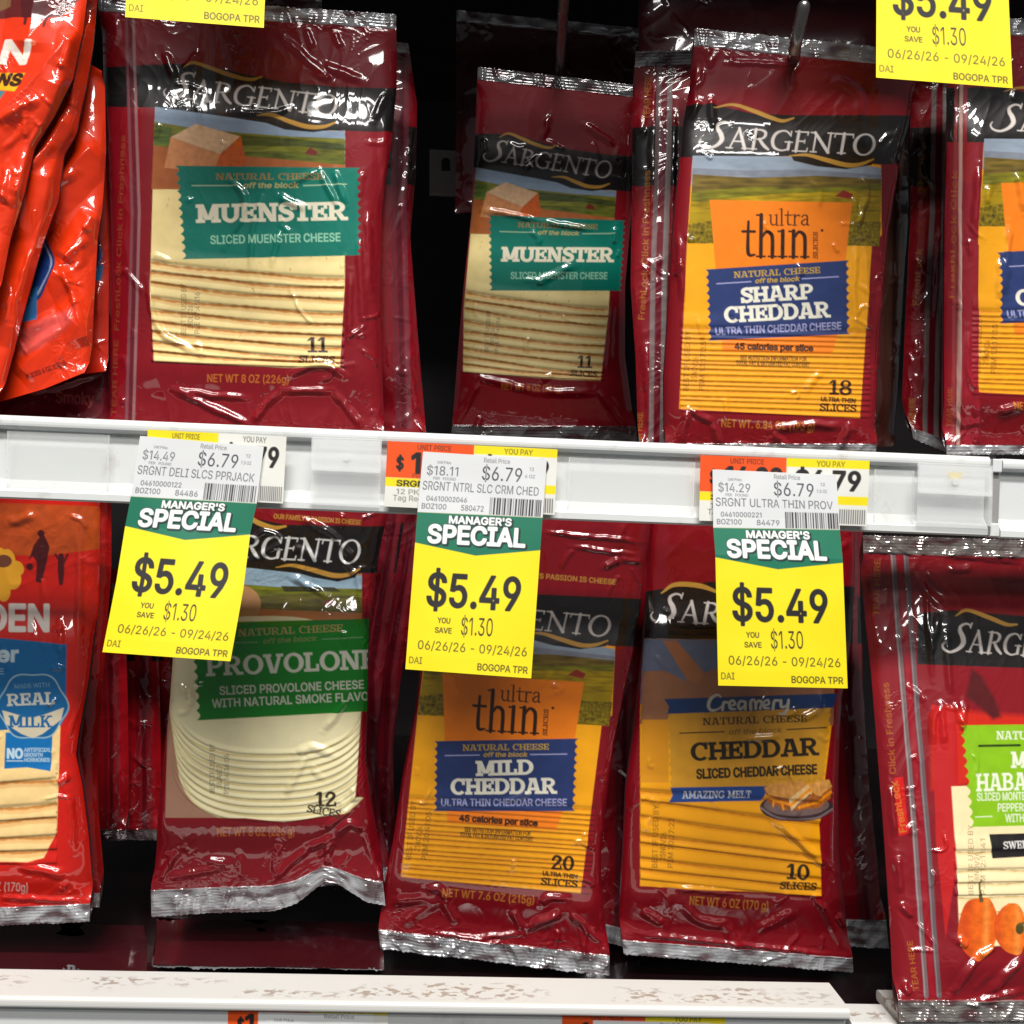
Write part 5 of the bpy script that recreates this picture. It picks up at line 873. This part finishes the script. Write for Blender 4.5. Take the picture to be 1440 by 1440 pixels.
pack('cheese_bag', 'orange red bag showing as a narrow strip behind the blue badged bag', 'cheese bag', GO, [(-150, 60), (-150, 560)], [(148, 140), (150, 300), (150, 420), (149, 522)], (.522, .518), base=(214, 40, 10), art=bag_badge(132, 358, 12, 24), seed=34, rid=(1.0, 50), edge=3, thick=5, dx=1.6)
def smoky(p): p.text('Smoky', 78, 566, 132, 569, 16, (178, 84, 84), bold=.5); p.text('OZ (170g)', 8, 562, 56, 566, 12, (150, 60, 60)); p.fill(ell(106, 546, 8, 8, 0, 352, 0, 0)[:28], (120, 30, 36))
pack('cheese_pack', 'dim dark red smoky pack under the orange bags', 'cheese pack', GB, [(-150, 430), (-150, 640)], [(152, 440), (152, 640)], (.532, .525), base=(120, 18, 34), art=smoky, seed=36, rid=(1.0, 44), dx=1.4, creases=[(0, 548, 150, 520, 9, 1.2, (70, 545))])

# ---------------------------------------------------------------- packs, lower row
pack('cheese_pack', 'orange red pack with yellow badge and blue milk seal at the lower left edge', 'cheese pack', GO, [(-190, 690), (-200, 1310)], [(137, 690), (136, 760), (134, 850), (122, 960), (110, 1030), (106, 1062), (114, 1105), (122, 1180), (127, 1260), (126, 1296)], (.520, .514), base=(206, 26, 14), art=orange_pack,
     content=[(-160, 900), (95, 905), (86, 1215), (-160, 1215)], bottom=26, seed=41, steps=saw(OP_ROWS, -60, 80, 1.0, .9), rid=(.6, 36), sm=1.2, window=[(-60, 1032), (85, 1020), (80, 1211), (-60, 1211)],
     creases=[(84, 870, 88, 930, 7, 1.2), (74, 885, 90, 885, 6, 1.2), (70, 940, 90, 940, 6, 1.2), (112, 740, 112, 930, 9, 1.3), (98, 1110, 104, 1200, 9, 1.4), (80, 1100, 100, 1090, 9, 1.4), (20, 1215, 95, 1230, 12, 1.4), (66, 995, 80, 980, 6, 1.1), (0, 1262, 120, 1266, 6, 1.2), (10, 735, 50, 725, 10, 1.3)])
pack('cheese_pack', 'orange red pack edge directly behind the blue milk seal pack', 'cheese pack', GB, [(-100, 690), (-100, 1270)], [(152, 690), (152, 800), (140, 960), (132, 1060), (134, 1150), (141, 1230), (140, 1276)], (.545, .540), base=(170, 18, 16), seed=42, dx=1.6, bottom=20, rid=(1.0, 40), creases=[(140, 1130, 146, 1060, 9, 1.3)])
for nm, lx, rx, dd, sd in (('dark red pack in the shade nearest the orange packs', 60, 176, .60, 43), ('dark red pack hanging in the shade left of the provolone pack', 140, 222, .635, 44), ('burgundy pack in deep shade behind the provolone pack', 196, 262, .655, 45)):
    pack('cheese_pack', nm, 'cheese pack', GB, [(lx, 800), (lx + 4, 1180)], [(rx - 6, 800), (rx, 1000), (rx + 2, 1182)], (dd, dd), base=(190, 18, 32), art=zip_art([(rx - 22, 800), (rx - 18, 1180)], pale=((150, 20, 34), (110, 12, 24), (150, 30, 40)), band=[(lx, 880), (rx + 5, 880), (rx + 5, 930), (lx, 930)] if sd > 43 else None), seed=sd, dx=1.8, bottom=16, rid=(1.3, 34), foil=(120, 112, 112))
PRC = [(420, 728, 505, 798, 8, 1.6, (468, 752)), (482, 720, 478, 745, 8, 1.4), (345, 768, 400, 760, 7, 1.3, (372, 748)), (350, 790, 400, 762, 7, 1.2), (480, 790, 500, 808, 7, 1.3), (490, 980, 455, 1028, 9, 1.4), (275, 955, 262, 985, 8, 1.3), (268, 975, 268, 995, 8, 1.4), (415, 1060, 470, 1062, 9, 1.2, (440, 1050)), (400, 1120, 432, 1062, 8, 1.1),
       (383, 1236, 432, 1193, 9, 1.8), (432, 1193, 470, 1178, 9, 1.5), (455, 1165, 500, 1132, 8, 1.5, (470, 1155)), (470, 1178, 512, 1166, 9, 1.4, (490, 1158)), (512, 1166, 540, 1250, 10, 1.5), (290, 1211, 322, 1211, 9, 1.6), (220, 1240, 252, 1195, 9, 1.5), (336, 1200, 345, 1240, 10, 1.4), (392, 1185, 386, 1230, 9, 1.2), (232, 1236, 330, 1215, 9, 1.2), (462, 1218, 460, 1180, 9, 1.4), (497, 1105, 500, 1130, 8, 1.3), (410, 768, 455, 790, 10, 1.0), (405, 808, 460, 838, 8, 1.4), (502, 800, 510, 860, 8, 1.2)]
pack('cheese_pack', 'smoked provolone pack with round slices and green label, lower row', 'cheese pack', GL,
     [(252, 660), (250, 800), (243, 930), (238, 1000), (229, 1075), (221, 1150), (212, 1240), (213, 1290)], [(566, 660), (545, 720), (528, 790), (519, 870), (517, 930), (516, 1000), (514, 1070), (521, 1130), (535, 1210), (542, 1282)], (.516, .520), art=provolone,
     content=[(244, 880), (506, 880), (494, 1146), (240, 1150)], bottom=38, creases=PRC, seed=51, steps=saw_round, rid=(.6, 36), sag=[(0, 0), (.25, -4), (.52, -4), (.62, -14), (.74, -44), (.8, -40), (.92, -14), (1, -8)], window=[(240, 830), (509, 830), (508, 1000), (498, 1138), (400, 1154), (345, 1150), (232, 1158), (236, 1000)])
for nm, rr, dd, sd in (('burgundy and black pack edge just right of the provolone pack', [(576, 690), (560, 780), (550, 850), (538, 950), (528, 1050), (534, 1150), (552, 1240)], .552, 52), ('second pack edge behind the provolone, partly behind the middle tag', [(604, 690), (592, 800), (580, 880), (562, 960), (552, 1060), (556, 1240)], .59, 53)):
    pack('cheese_pack', nm, 'cheese pack', GB, [(400, 690), (390, 1250)], rr, (dd, dd), art=zip_art([(rr[0][0] - 18, 690), (rr[3][0] - 16, 950), (rr[-1][0] - 20, 1240)], pale=((120, 20, 36), (96, 12, 28), (130, 40, 50)), band=[(400, 735), (640, 735), (640, 806), (400, 806)]), content=[(420, 860), (rr[4][0] - 40, 860), (rr[4][0] - 40, 1150), (420, 1150)], seed=sd, dx=1.6, bottom=22, rid=(1.1, 40), creases=[(rr[1][0] - 10, 740, rr[3][0] - 22, 940, 9, 1.5), (rr[4][0] - 8, 1060, rr[-1][0] - 8, 1230, 9, 1.3)])
MI_D = [(598, 872), (856, 884), (602, 905), (864, 916), (628, 945), (830, 957), (615, 1031), (810, 1039), (805, 1147), (608, 1133), (567, 1227), (813, 1266)]
def mild(p):
    x, y = p.x.copy(), p.y.copy(); p.map(SH, MI_D); thin_pack('MILD', '20', 'NET WT 7.6 OZ (215g)', ('21NOV26', 'P2M 20:41:05'), (1053, 1134))(p); p.x, p.y = x, y; p.aa = 1.1
    p.text("OUR FAMILY'S PASSION IS CHEESE", 694, 808, 866, 822, 7, GOLD, bold=.2)
MIC = [(760, 748, 905, 762, 6, 1.0), (800, 768, 905, 782, 6, 1.0), (848, 798, 872, 785, 9, 1.6), (870, 786, 905, 790, 8, 1.2), (596, 1252, 634, 1268, 9, 1.6, (618, 1250)), (620, 1262, 645, 1300, 12, 1.3), (545, 1268, 615, 1262, 12, 1.2), (560, 1300, 620, 1265, 14, 1.2), (735, 1310, 790, 1280, 9, 1.4), (720, 1278, 735, 1310, 10, 1.2), (760, 1272, 800, 1264, 9, 1.3, (772, 1262)), (800, 1282, 850, 1330, 9, 1.4), (740, 1300, 790, 1285, 9, 1.2), (605, 1310, 715, 1328, 6, 1.3), (660, 1318, 735, 1312, 6, 1.2), (785, 1305, 782, 1325, 7, 1.5), (820, 1170, 830, 1190, 8, 1.2), (896, 900, 868, 1020, 9, 1.2), (880, 960, 858, 1090, 9, 1.2), (590, 955, 560, 1150, 8, 1.0)]
pack('cheese_pack', 'ultra thin mild cheddar pack with orange flag, tilted in the middle of the lower row', 'cheese pack', GL,
     [(592, 690), (592, 800), (590, 950), (584, 1000), (566, 1090), (553, 1180), (541, 1240), (532, 1305), (535, 1334)], [(922, 690), (917, 745), (909, 800), (904, 850), (892, 920), (878, 980), (864, 1050), (853, 1130), (846, 1200), (846, 1245), (857, 1335), (857, 1372)], (.511, .520), T=4.0, art=mild,
     content=[(600, 915), (862, 925), (820, 1262), (568, 1226)], bottom=27, creases=MIC, seed=61, steps=saw(TH_ROWS, 957, 1224, 1.0, .4, affine(SH, MI_D)), rid=(.55, 40), taut=.2, window=[(974, 221), (1239, 232), (1240, 330), (1209, 588), (955, 575), (966, 345)], crimp=1.3)
CRC = [(908, 832, 912, 870, 7, 1.4), (1155, 970, 1120, 1012, 9, 1.4, (1150, 998)), (1100, 1010, 1122, 998, 8, 1.4), (1045, 1010, 1080, 975, 8, 1.3), (1075, 972, 1082, 965, 7, 1.3), (1042, 1040, 1098, 1035, 7, 1.0), (905, 895, 890, 1000, 8, 1.2), (1072, 1140, 1175, 1225, 9, 1.4), (1085, 1140, 1160, 1222, 7, 1.0), (960, 1270, 1030, 1300, 12, 1.4, (985, 1295)), (1060, 1310, 1120, 1280, 12, 1.3), (900, 1280, 935, 1300, 10, 1.2), (1176, 1286, 1190, 1302, 9, 1.8), (1150, 1260, 1190, 1340, 10, 1.3), (880, 1310, 1195, 1345, 6, 1.1), (1020, 1298, 1040, 1340, 12, 1.2), (944, 1248, 1040, 1256, 8, 1.2)]
pack('cheese_pack', 'creamery cheddar pack with a grilled sandwich picture, lower row right of centre', 'cheese pack', GL,
     [(914, 690), (914, 760), (911, 830), (904, 920), (895, 1000), (881, 1110), (877, 1200), (872, 1290), (877, 1342)], [(1208, 690), (1207, 830), (1200, 900), (1184, 990), (1180, 1100), (1182, 1200), (1192, 1270), (1198, 1330), (1200, 1368)], (.518, .520), art=creamery,
     content=[(906, 900), (1172, 904), (1152, 1256), (902, 1244)], bottom=20, creases=CRC, seed=71, steps=saw(CR_ROWS, 900, 1155, 1.0, .75), rid=(.5, 42), taut=.25, window=[(905, 898), (1174, 902), (1172, 1000), (1152, 1160), (1155, 1259), (900, 1246), (900, 1000)])
pack('cheese_pack', 'dark burgundy pack side between the creamery cheddar and the habanero packs', 'cheese pack', GB, [(1000, 700), (990, 1320)], [(1222, 700), (1214, 800), (1216, 950), (1226, 1100), (1240, 1230), (1250, 1334)], (.552, .548), art=zip_art([(1196, 700), (1194, 1000), (1222, 1320)], pale=((90, 24, 34), (70, 12, 24), (100, 50, 54)), band=[(1100, 840), (1260, 840), (1260, 905), (1100, 905)]), seed=72, dx=1.6, bottom=40, rid=(1.2, 36), content=[(1040, 900), (1180, 900), (1190, 1250), (1040, 1250)], T=6)
pack('cheese_pack', 'burgundy pack in the narrow gap left of the creamery cheddar pack', 'cheese pack', GB, [(800, 760), (800, 1310)], [(930, 760), (926, 1000), (905, 1200), (900, 1338)], (.56, .55), art=zip_art([(880, 760), (875, 1330)], pale=((90, 24, 34), (70, 12, 24), (100, 50, 54))), seed=73, dx=1.8, bottom=24, rid=(1.0, 36))
HBC = [(1285, 800, 1332, 858, 9, 1.6, (1300, 830)), (1300, 802, 1328, 835, 7, 1.3), (1320, 780, 1440, 790, 7, 1.2), (1330, 802, 1370, 800, 9, 1.3), (1330, 890, 1336, 980, 8, 1.2), (1312, 1050, 1322, 990, 8, 1.3, (1312, 1010)), (1322, 990, 1328, 1048, 8, 1.2), (1356, 985, 1352, 1030, 8, 1.4), (1342, 985, 1352, 1020, 7, 1.3), (1336, 1400, 1376, 1345, 9, 1.6), (1376, 1345, 1400, 1330, 8, 1.3), (1385, 1400, 1440, 1345, 11, 1.7), (1352, 1412, 1440, 1392, 8, 1.4), (1345, 1320, 1362, 1330, 10, 1.4), (1250, 1100, 1258, 1180, 8, 1.3), (1260, 1200, 1266, 1260, 9, 1.4), (1264, 1270, 1284, 1290, 8, 1.4), (1268, 1380, 1280, 1400, 9, 1.5), (1305, 925, 1320, 860, 10, 1.0), (1298, 800, 1312, 960, 6, .9), (1372, 780, 1440, 784, 6, 1.2)]
pack('cheese_pack', 'habanero cheese pack with lime green label and orange peppers at the lower right', 'cheese pack', GL,
     [(1213, 752), (1215, 800), (1221, 860), (1231, 950), (1239, 1050), (1247, 1150), (1254, 1250), (1259, 1330), (1264, 1436)], [(1600, 764), (1610, 1000), (1620, 1436)], (.500, .4455), thick=1, art=habanero,
     content=[(1330, 880), (1580, 890), (1590, 1345), (1352, 1345)], top=26, bottom=30, creases=HBC, seed=81, steps=saw(HB_ROWS, 1342, 1500, 1.0, .7), rid=(.7, 36), zips=[(1250, 740), (1284, 740), (1330, 1440), (1290, 1440)], window=[(1338, 1160), (1600, 1160), (1600, 1330), (1350, 1330)], foil=(146, 140, 136))
# packs lying on the floor pan behind the ledge
def lying(label, px0, px1, py, depth, sd, base):
    pack('cheese_pack', label, 'cheese pack', GB, [(px0 + 6, py - 60), (px0, py + 6)], [(px1 - 4, py - 54), (px1, py + 12)], (depth + .07, depth), base=base, seed=sd, dx=1.6, bottom=14, rid=(2.4, 60), edge=3, thick=3, crink=60)
lying('dark pack lying flat under the provolone pack with clear film edge', 214, 540, 1352, .494, 91, (60, 10, 18))
lying('dark red pack lying flat behind the scuffed ledge at the left', -40, 206, 1356, .50, 92, (90, 14, 14))

# ---------------------------------------------------------------- tags and holders
def paper(name, q, D, fn, parent_thing, sub, dx=.75, wl=None, bow=0.0, split=None):
    L_, R_ = np.array(q[0], float), np.array(q[1], float)
    nv = int(np.hypot(*np.diff(L_, axis=0).T).sum() / dx); nu = int(np.abs(R_[0, 0] - L_[0, 0]) / dx)
    dl = np.r_[0, np.cumsum(np.hypot(*np.diff(L_, axis=0).T))]; dr = np.r_[0, np.cumsum(np.hypot(*np.diff(R_, axis=0).T))]
    v = np.linspace(0, 1, nv); u = np.linspace(0, 1, nu)
    loc = np.asarray(wl, float)                      # local y at each listed corner pair
    yl = v * loc[-1]
    def edge_(p): return np.c_[np.interp(yl, loc, p[:, 0]), np.interp(yl, loc, p[:, 1])]
    a, b = edge_(L_), edge_(R_)
    X = a[:, :1] * (1 - u) + b[:, :1] * u; Y = a[:, 1:] * (1 - u) + b[:, 1:] * u
    Dm = np.interp(yl, loc, D)[:, None] + 0 * X - bow * np.sin(math.pi * u)[None, :] * np.clip(yl / loc[-1] * 1.4 - .3, 0, 1)[:, None]
    Dm = Dm + .0006 * value_noise(X / 60 + q[0][0][0], Y / 80, 7)
    P = at(X, Y, Dm)
    pt = Paint(180 * u[None, :] + 0 * X, yl[:, None] + 0 * X, (228, 230, 231)); pt.aa = 1.0
    fn(pt)
    F = grid_faces(nv, nu); y0 = pt.y[F[:, 0]]
    for nm, lo, hi in sub:
        k = (y0 >= lo) & (y0 < hi); part(nm, P.reshape(-1, 3), F[k], M_PAPER, parent_thing, pt.c)
    Q = P.copy()[::6, ::6]; Q[..., 1] += .0004
    n_, m_ = Q.shape[:2]
    return P
BLK = (30, 28, 28); YEL = (244, 224, 10); GRN = (8, 112, 84)
def special(p, o):
    p.fill([(-5, o), (185, o), (185, 400), (-5, 400)], YEL)
    p.fill([(-5, o), (185, o), (185, o + 45), (88, o + 58), (-5, o + 43)], GRN)
    sh = (14, 44, 44)
    for dx_, dy_, c, bo in ((1.6, 1.8, sh, 1.6), (0, 0, (14, 60, 50), 1.0), (0, 0, (250, 250, 246), .0)):
        p.text("MANAGER'S", 46 + dx_, o + 13.5 + dy_, 136 + dx_, o + 13.5 + dy_, 10, c, bold=.55 + bo); p.text('SPECIAL', 18 + dx_, o + 42 + dy_, 157 + dx_, o + 42 + dy_, 24.5, c, bold=1.5 + bo)
    p.text('$5.49', 23, o + 132, 158, o + 132, 46, BLK, bold=1.7)
    p.text('YOU', 41, o + 156, 59, o + 156, 7.6, BLK, bold=.35); p.text('SAVE', 38, o + 170, 62, o + 170, 7.6, BLK, bold=.35); p.text('$1.30', 75, o + 171, 121, o + 170, 25, BLK, bold=.1)
    p.text('06/26/26 - 09/24/26', 15, o + 195, 172, o + 195, 12.5, BLK, bold=.12); p.text('DAI', 4, o + 216, 23, o + 216, 9.5, BLK, bold=.12); p.text('BOGOPA TPR', 102, o + 219, 174, o + 219, 9.6, BLK, bold=.3)
def tag_art(unit, size, name, upc, num, seed):
    def f(p):
        c = (54, 56, 70)
        p.text('Unit Price', 22, 14.5, 42, 14.5, 3.6, c); p.text(unit, 8, 30, 55, 30, 12, c); p.text('PER   POUND', 18, 36, 51, 36, 3.6, c); p.text('Retail Price', 89, 9.5, 127, 9.5, 6.2, c)
        p.text('$6.79', 88, 33, 147, 33, 18.5, c, bold=.1); p.text('12', 156, 17, 163, 17, 4.5, c); p.text(size, 150, 27, 165, 27, 4.4, c)
        p.text(name, 4, 50, 172, 50.5, 11.5, c); p.text(upc, 11, 64.5, 70, 64.5, 6.6, c, bold=.1); p.text('BOZ100', 5, 75, 41, 75, 7, c, bold=.1); p.text(num, 62, 75.5, 95, 75.5, 7.4, c, bold=.1)
        r = np.random.RandomState(seed); x = 103.0
        while x < 177:
            wd = r.choice([.9, 1.3, 1.9, 2.6]); p.fill([(x, 56), (x + wd, 56), (x + wd, 79), (x, 79)], (50, 48, 50)); x += wd + r.choice([.9, 1.2, 2.0])
        special(p, 80)
    return f
GT = 'yellow special price tags'
def tag(label, corners, dd, art, bow=.0, wl=(0, 80, 305)):
    th = Thing('price_tag', at(np.mean([corners[0][-1][0], corners[1][-1][0]]), corners[0][-1][1], dd[-1]), label, 'price tag', GT)
    paper('tag', corners, dd, art, th, (('price_label', -1, 80), ('special_label', 80, 999)), wl=wl, bow=bow)
tag('yellow special price tag below the pepper jack shelf label, leftmost in full view', ([(197, 613), (184, 698), (176, 740), (164, 815), (144, 917)], [(371, 628), (361, 708), (352, 750), (342, 830), (324, 930)]), (.4392, .4392, .438, .433, .427), tag_art('$14.49', '7.5 OZ', 'SRGNT DELI SLCS PPRJACK', '04610000122', '84486', 1), .003, (0, 80, 124, 198, 305))
tag('yellow special price tag below the cream cheddar shelf label, middle one in full view', ([(595, 635), (587, 720), (570, 941)], [(769, 646), (763, 728), (747, 954)]), (.4392, .4392, .432), tag_art('$18.11', '6 OZ', 'SRGNT NTRL SLC CRM CHED', '04610002046', '580472', 2), .002)
tag('yellow special price tag below the thin provolone shelf label, rightmost in full view', ([(1002, 660), (1003, 742), (1006, 780), (1010, 964)], [(1176, 668), (1181, 745), (1185, 786), (1192, 968)]), (.4392, .4390, .4365, .433), tag_art('$14.29', '7.5 OZ', 'SRGNT ULTRA THIN PROV', '04610000221', '84479', 3), .002, (0, 80, 120, 305))
def hang_tag(label, corners, dd):
    th = Thing('price_tag', at(np.mean([corners[0][-1][0], corners[1][-1][0]]), corners[0][-1][1], dd[-1]), label, 'price tag', GT)
    paper('tag', corners, dd, tag_art('$14.49', '7.5 OZ', 'SRGNT DELI SLCS', '04610000122', '84486', 4), th, (('price_label', -1, 80), ('special_label', 80, 999)), wl=(0, 80, 305), dx=1.0)
hang_tag('yellow tag cut by the top edge above the front muenster pack', ([(186, -285), (184, -202), (176, 24)], [(382, -270), (380, -190), (371, 39)]), (.4392, .4392, .432))
hang_tag('yellow tag cut by the top edge above the right hand ultra thin packs', ([(1232, -194), (1233, -112), (1232, 109)], [(1412, -180), (1414, -100), (1424, 124)]), (.4392, .4392, .434))
def old_art(left, price, pay, name):
    def f(p):
        p.fill([(-5, -5), (185, -5), (185, 200), (-5, 200)], (232, 232, 224)); p.fill([(-5, -5), (92, -5), (92, 50), (-5, 50)], left)
        if left != YEL: p.fill([(92, -5), (185, -5), (185, 12), (92, 12)], YEL); p.fill([(-5, 50), (185, 50), (185, 62), (-5, 62)], YEL)
        else: p.fill([(-5, 14), (92, 14), (92, 90), (-5, 90)], (232, 232, 224))
        p.text('UNIT PRICE', 32, 10, 68, 10, 7, (60, 30, 24), bold=.1); p.text('$', 11, 38, 18, 38, 17, BLK, bold=.9); p.text(price[1:], 27, 42, 88, 42, 27, BLK, bold=1.6); p.text('PER POUND', 28, 49, 66, 49, 6, (60, 30, 24))
        p.text('YOU PAY', 124, 10, 154, 10, 7.5, BLK, bold=.1)
        if pay: p.text(pay, 102, 42, 172, 42, 26, BLK, bold=1.4)
        p.text(name, 12, 61, 80, 61, 8, BLK, bold=.5); p.text('12 PK', 12, 72, 36, 72, 7, BLK); p.text('Tag Req', 9, 81, 40, 81, 7.5, BLK)
        for k in range(12): p.fill([(150 + k * 2.4, 68), (151.2 + k * 2.4, 68), (151.2 + k * 2.4, 88), (150 + k * 2.4, 88)], (50, 50, 60))
    return f
GS = 'older shelf labels behind the special tags'
def shelf_label(label, corners, left, price, pay, name):
    th = Thing('shelf_label', at(corners[0][0][0], corners[0][-1][1], .4412), label, 'shelf label', GS)
    paper('label', corners, (.4412, .4412), old_art(left, price, pay, name), th, (('label_card', -1, 999),), wl=(0, 90), dx=.9)
ORG = (240, 84, 14)
shelf_label('white and yellow shelf label half hidden behind the pepper jack tag', ([(208, 604), (200, 698)], [(403, 614), (398, 708)]), YEL, '$14.83', '$6.79', 'SRGNT')
shelf_label('orange and yellow shelf label behind the cream cheddar tag', ([(545, 620), (540, 712)], [(784, 632), (780, 724)]), ORG, '$18.11', '$6.79', 'SRGNT NTRL')
shelf_label('orange and yellow shelf label behind the thin provolone tag', ([(985, 640), (983, 732)], [(1223, 648), (1219, 740)]), ORG, '$14.29', '$6.79', 'SRGNT')
def low_label(label, x0, x1, y, price):
    th = Thing('shelf_label', at(x0, y + 90, .4545), label, 'shelf label', GS)
    def f(p):
        old_art(ORG, price, '', 'SRGNT')(p); p.fill([(26, 11), (95, 11), (95, 49), (26, 49)], ORG); p.text('1', 20, 40, 31, 40, 25, BLK, bold=1.3); p.fill([(92, 12), (185, 12), (185, 50), (92, 50)], (232, 232, 224))
        p.fill([(34, 11), (164, 11), (164, 95), (34, 95)], (238, 240, 240)); p.text('Retail Price', 108, 18, 142, 18, 5.5, (80, 80, 90)); p.text('Unit Price', 52, 24, 74, 24, 4, (80, 80, 90))
    paper('label', ([(x0, y), (x0 - 2, y + 90)], [(x1, y + 5), (x1 - 2, y + 95)]), (.4545, .4545), f, th, (('label_card', -1, 999),), wl=(0, 90), dx=.9)
low_label('orange and yellow shelf label at the bottom edge, left of centre', 321, 546, 1411, '$12.99')
low_label('orange and yellow shelf label at the bottom edge, right of centre', 791, 1020, 1423, '$18.11')

def holder(label, q, ymid):
    # clear plastic flip holder: wide plate, folded lip and small rivet
    (xa, ya), (xb, yb), (xc, yc), (xd, yd) = q
    th = Thing('label_holder', at((xc + xd) / 2, yc, .4415), label, 'label holder', 'clear plastic label holders on the rail')
    quadbox('back_plate', q, .4425, .4433, M_CLEAR, th)
    t = (ymid - ya) / (yd - ya); m0 = (xa + (xd - xa) * t, ya + (yd - ya) * t); m1 = (xb + (xc - xb) * t, yb + (yc - yb) * t)
    quadbox('front_flap', [(xa + 2, ya + 3), (xb - 2, yb + 3), m1, m0], .4395, .4401, M_CLEAR, th)
    quadbox('flap_rim', [(m0[0], m0[1] - 4), (m1[0], m1[1] - 4), (m1[0] - 2, m1[1] + 1), (m0[0] + 2, m0[1] + 1)], .4386, .4394, M_CLEAR, th)
    c = ((xa + xb) / 2, (ya + m0[1]) / 2 + 6)
    quadbox('rivet', [(c[0] + 5 * math.cos(k), c[1] + 5 * math.sin(k)) for k in np.linspace(0, math.tau, 16, endpoint=False)], .4388, .4394, M_CLEAR, th)
    return th
holder('clear plastic label holder on the rail below the front muenster pack', [(438, 614), (537, 618), (534, 714), (436, 709)], 660)
h = holder('clear plastic label holder with a yellow scrap near the rail joint', [(1291, 650), (1397, 655), (1395, 740), (1290, 734)], 692)
quadbox('yellow_scrap', [(1333, 664), (1354, 664), (1351, 674), (1336, 673)], .4402, .4406, mat('yellow_scrap_paper', base_color=(240, 214, 60), roughness=.6), h)

def sleeve(label, q):
    th = Thing('label_sleeve', at((q[2][0] + q[3][0]) / 2, q[2][1], .4445), label, 'label sleeve', 'clear label sleeves in the rail')
    quadbox('sleeve_sheet', q, .4452, .4455, M_SLEEVE, th)
    for k in (0, 1):
        a, b = (q[0], q[3]) if k == 0 else (q[1], q[2]); s_ = 1 if k == 0 else -1
        quadbox('sleeve_edge', [a, (a[0] + 2.2 * s_, a[1]), (b[0] + 2.2 * s_, b[1]), b], .4446, .4451, M_SLEEVE, th)
M_SLEEVE = grain(mat('clear_sleeve_plastic', base_color=(244, 246, 244), roughness=.12, alpha=.16, coat_weight=.6), 50, .08, .2)
sleeve('clear label sleeve at the left end of the middle rail', [(10, 606), (154, 612), (152, 690), (8, 684)])
sleeve('clear label sleeve between the cream cheddar and thin provolone tags', [(800, 643), (978, 650), (975, 724), (797, 716)])
sleeve('clear label sleeve between the thin provolone tag and the yellow scrap holder', [(1230, 660), (1286, 662), (1285, 736), (1228, 734)])
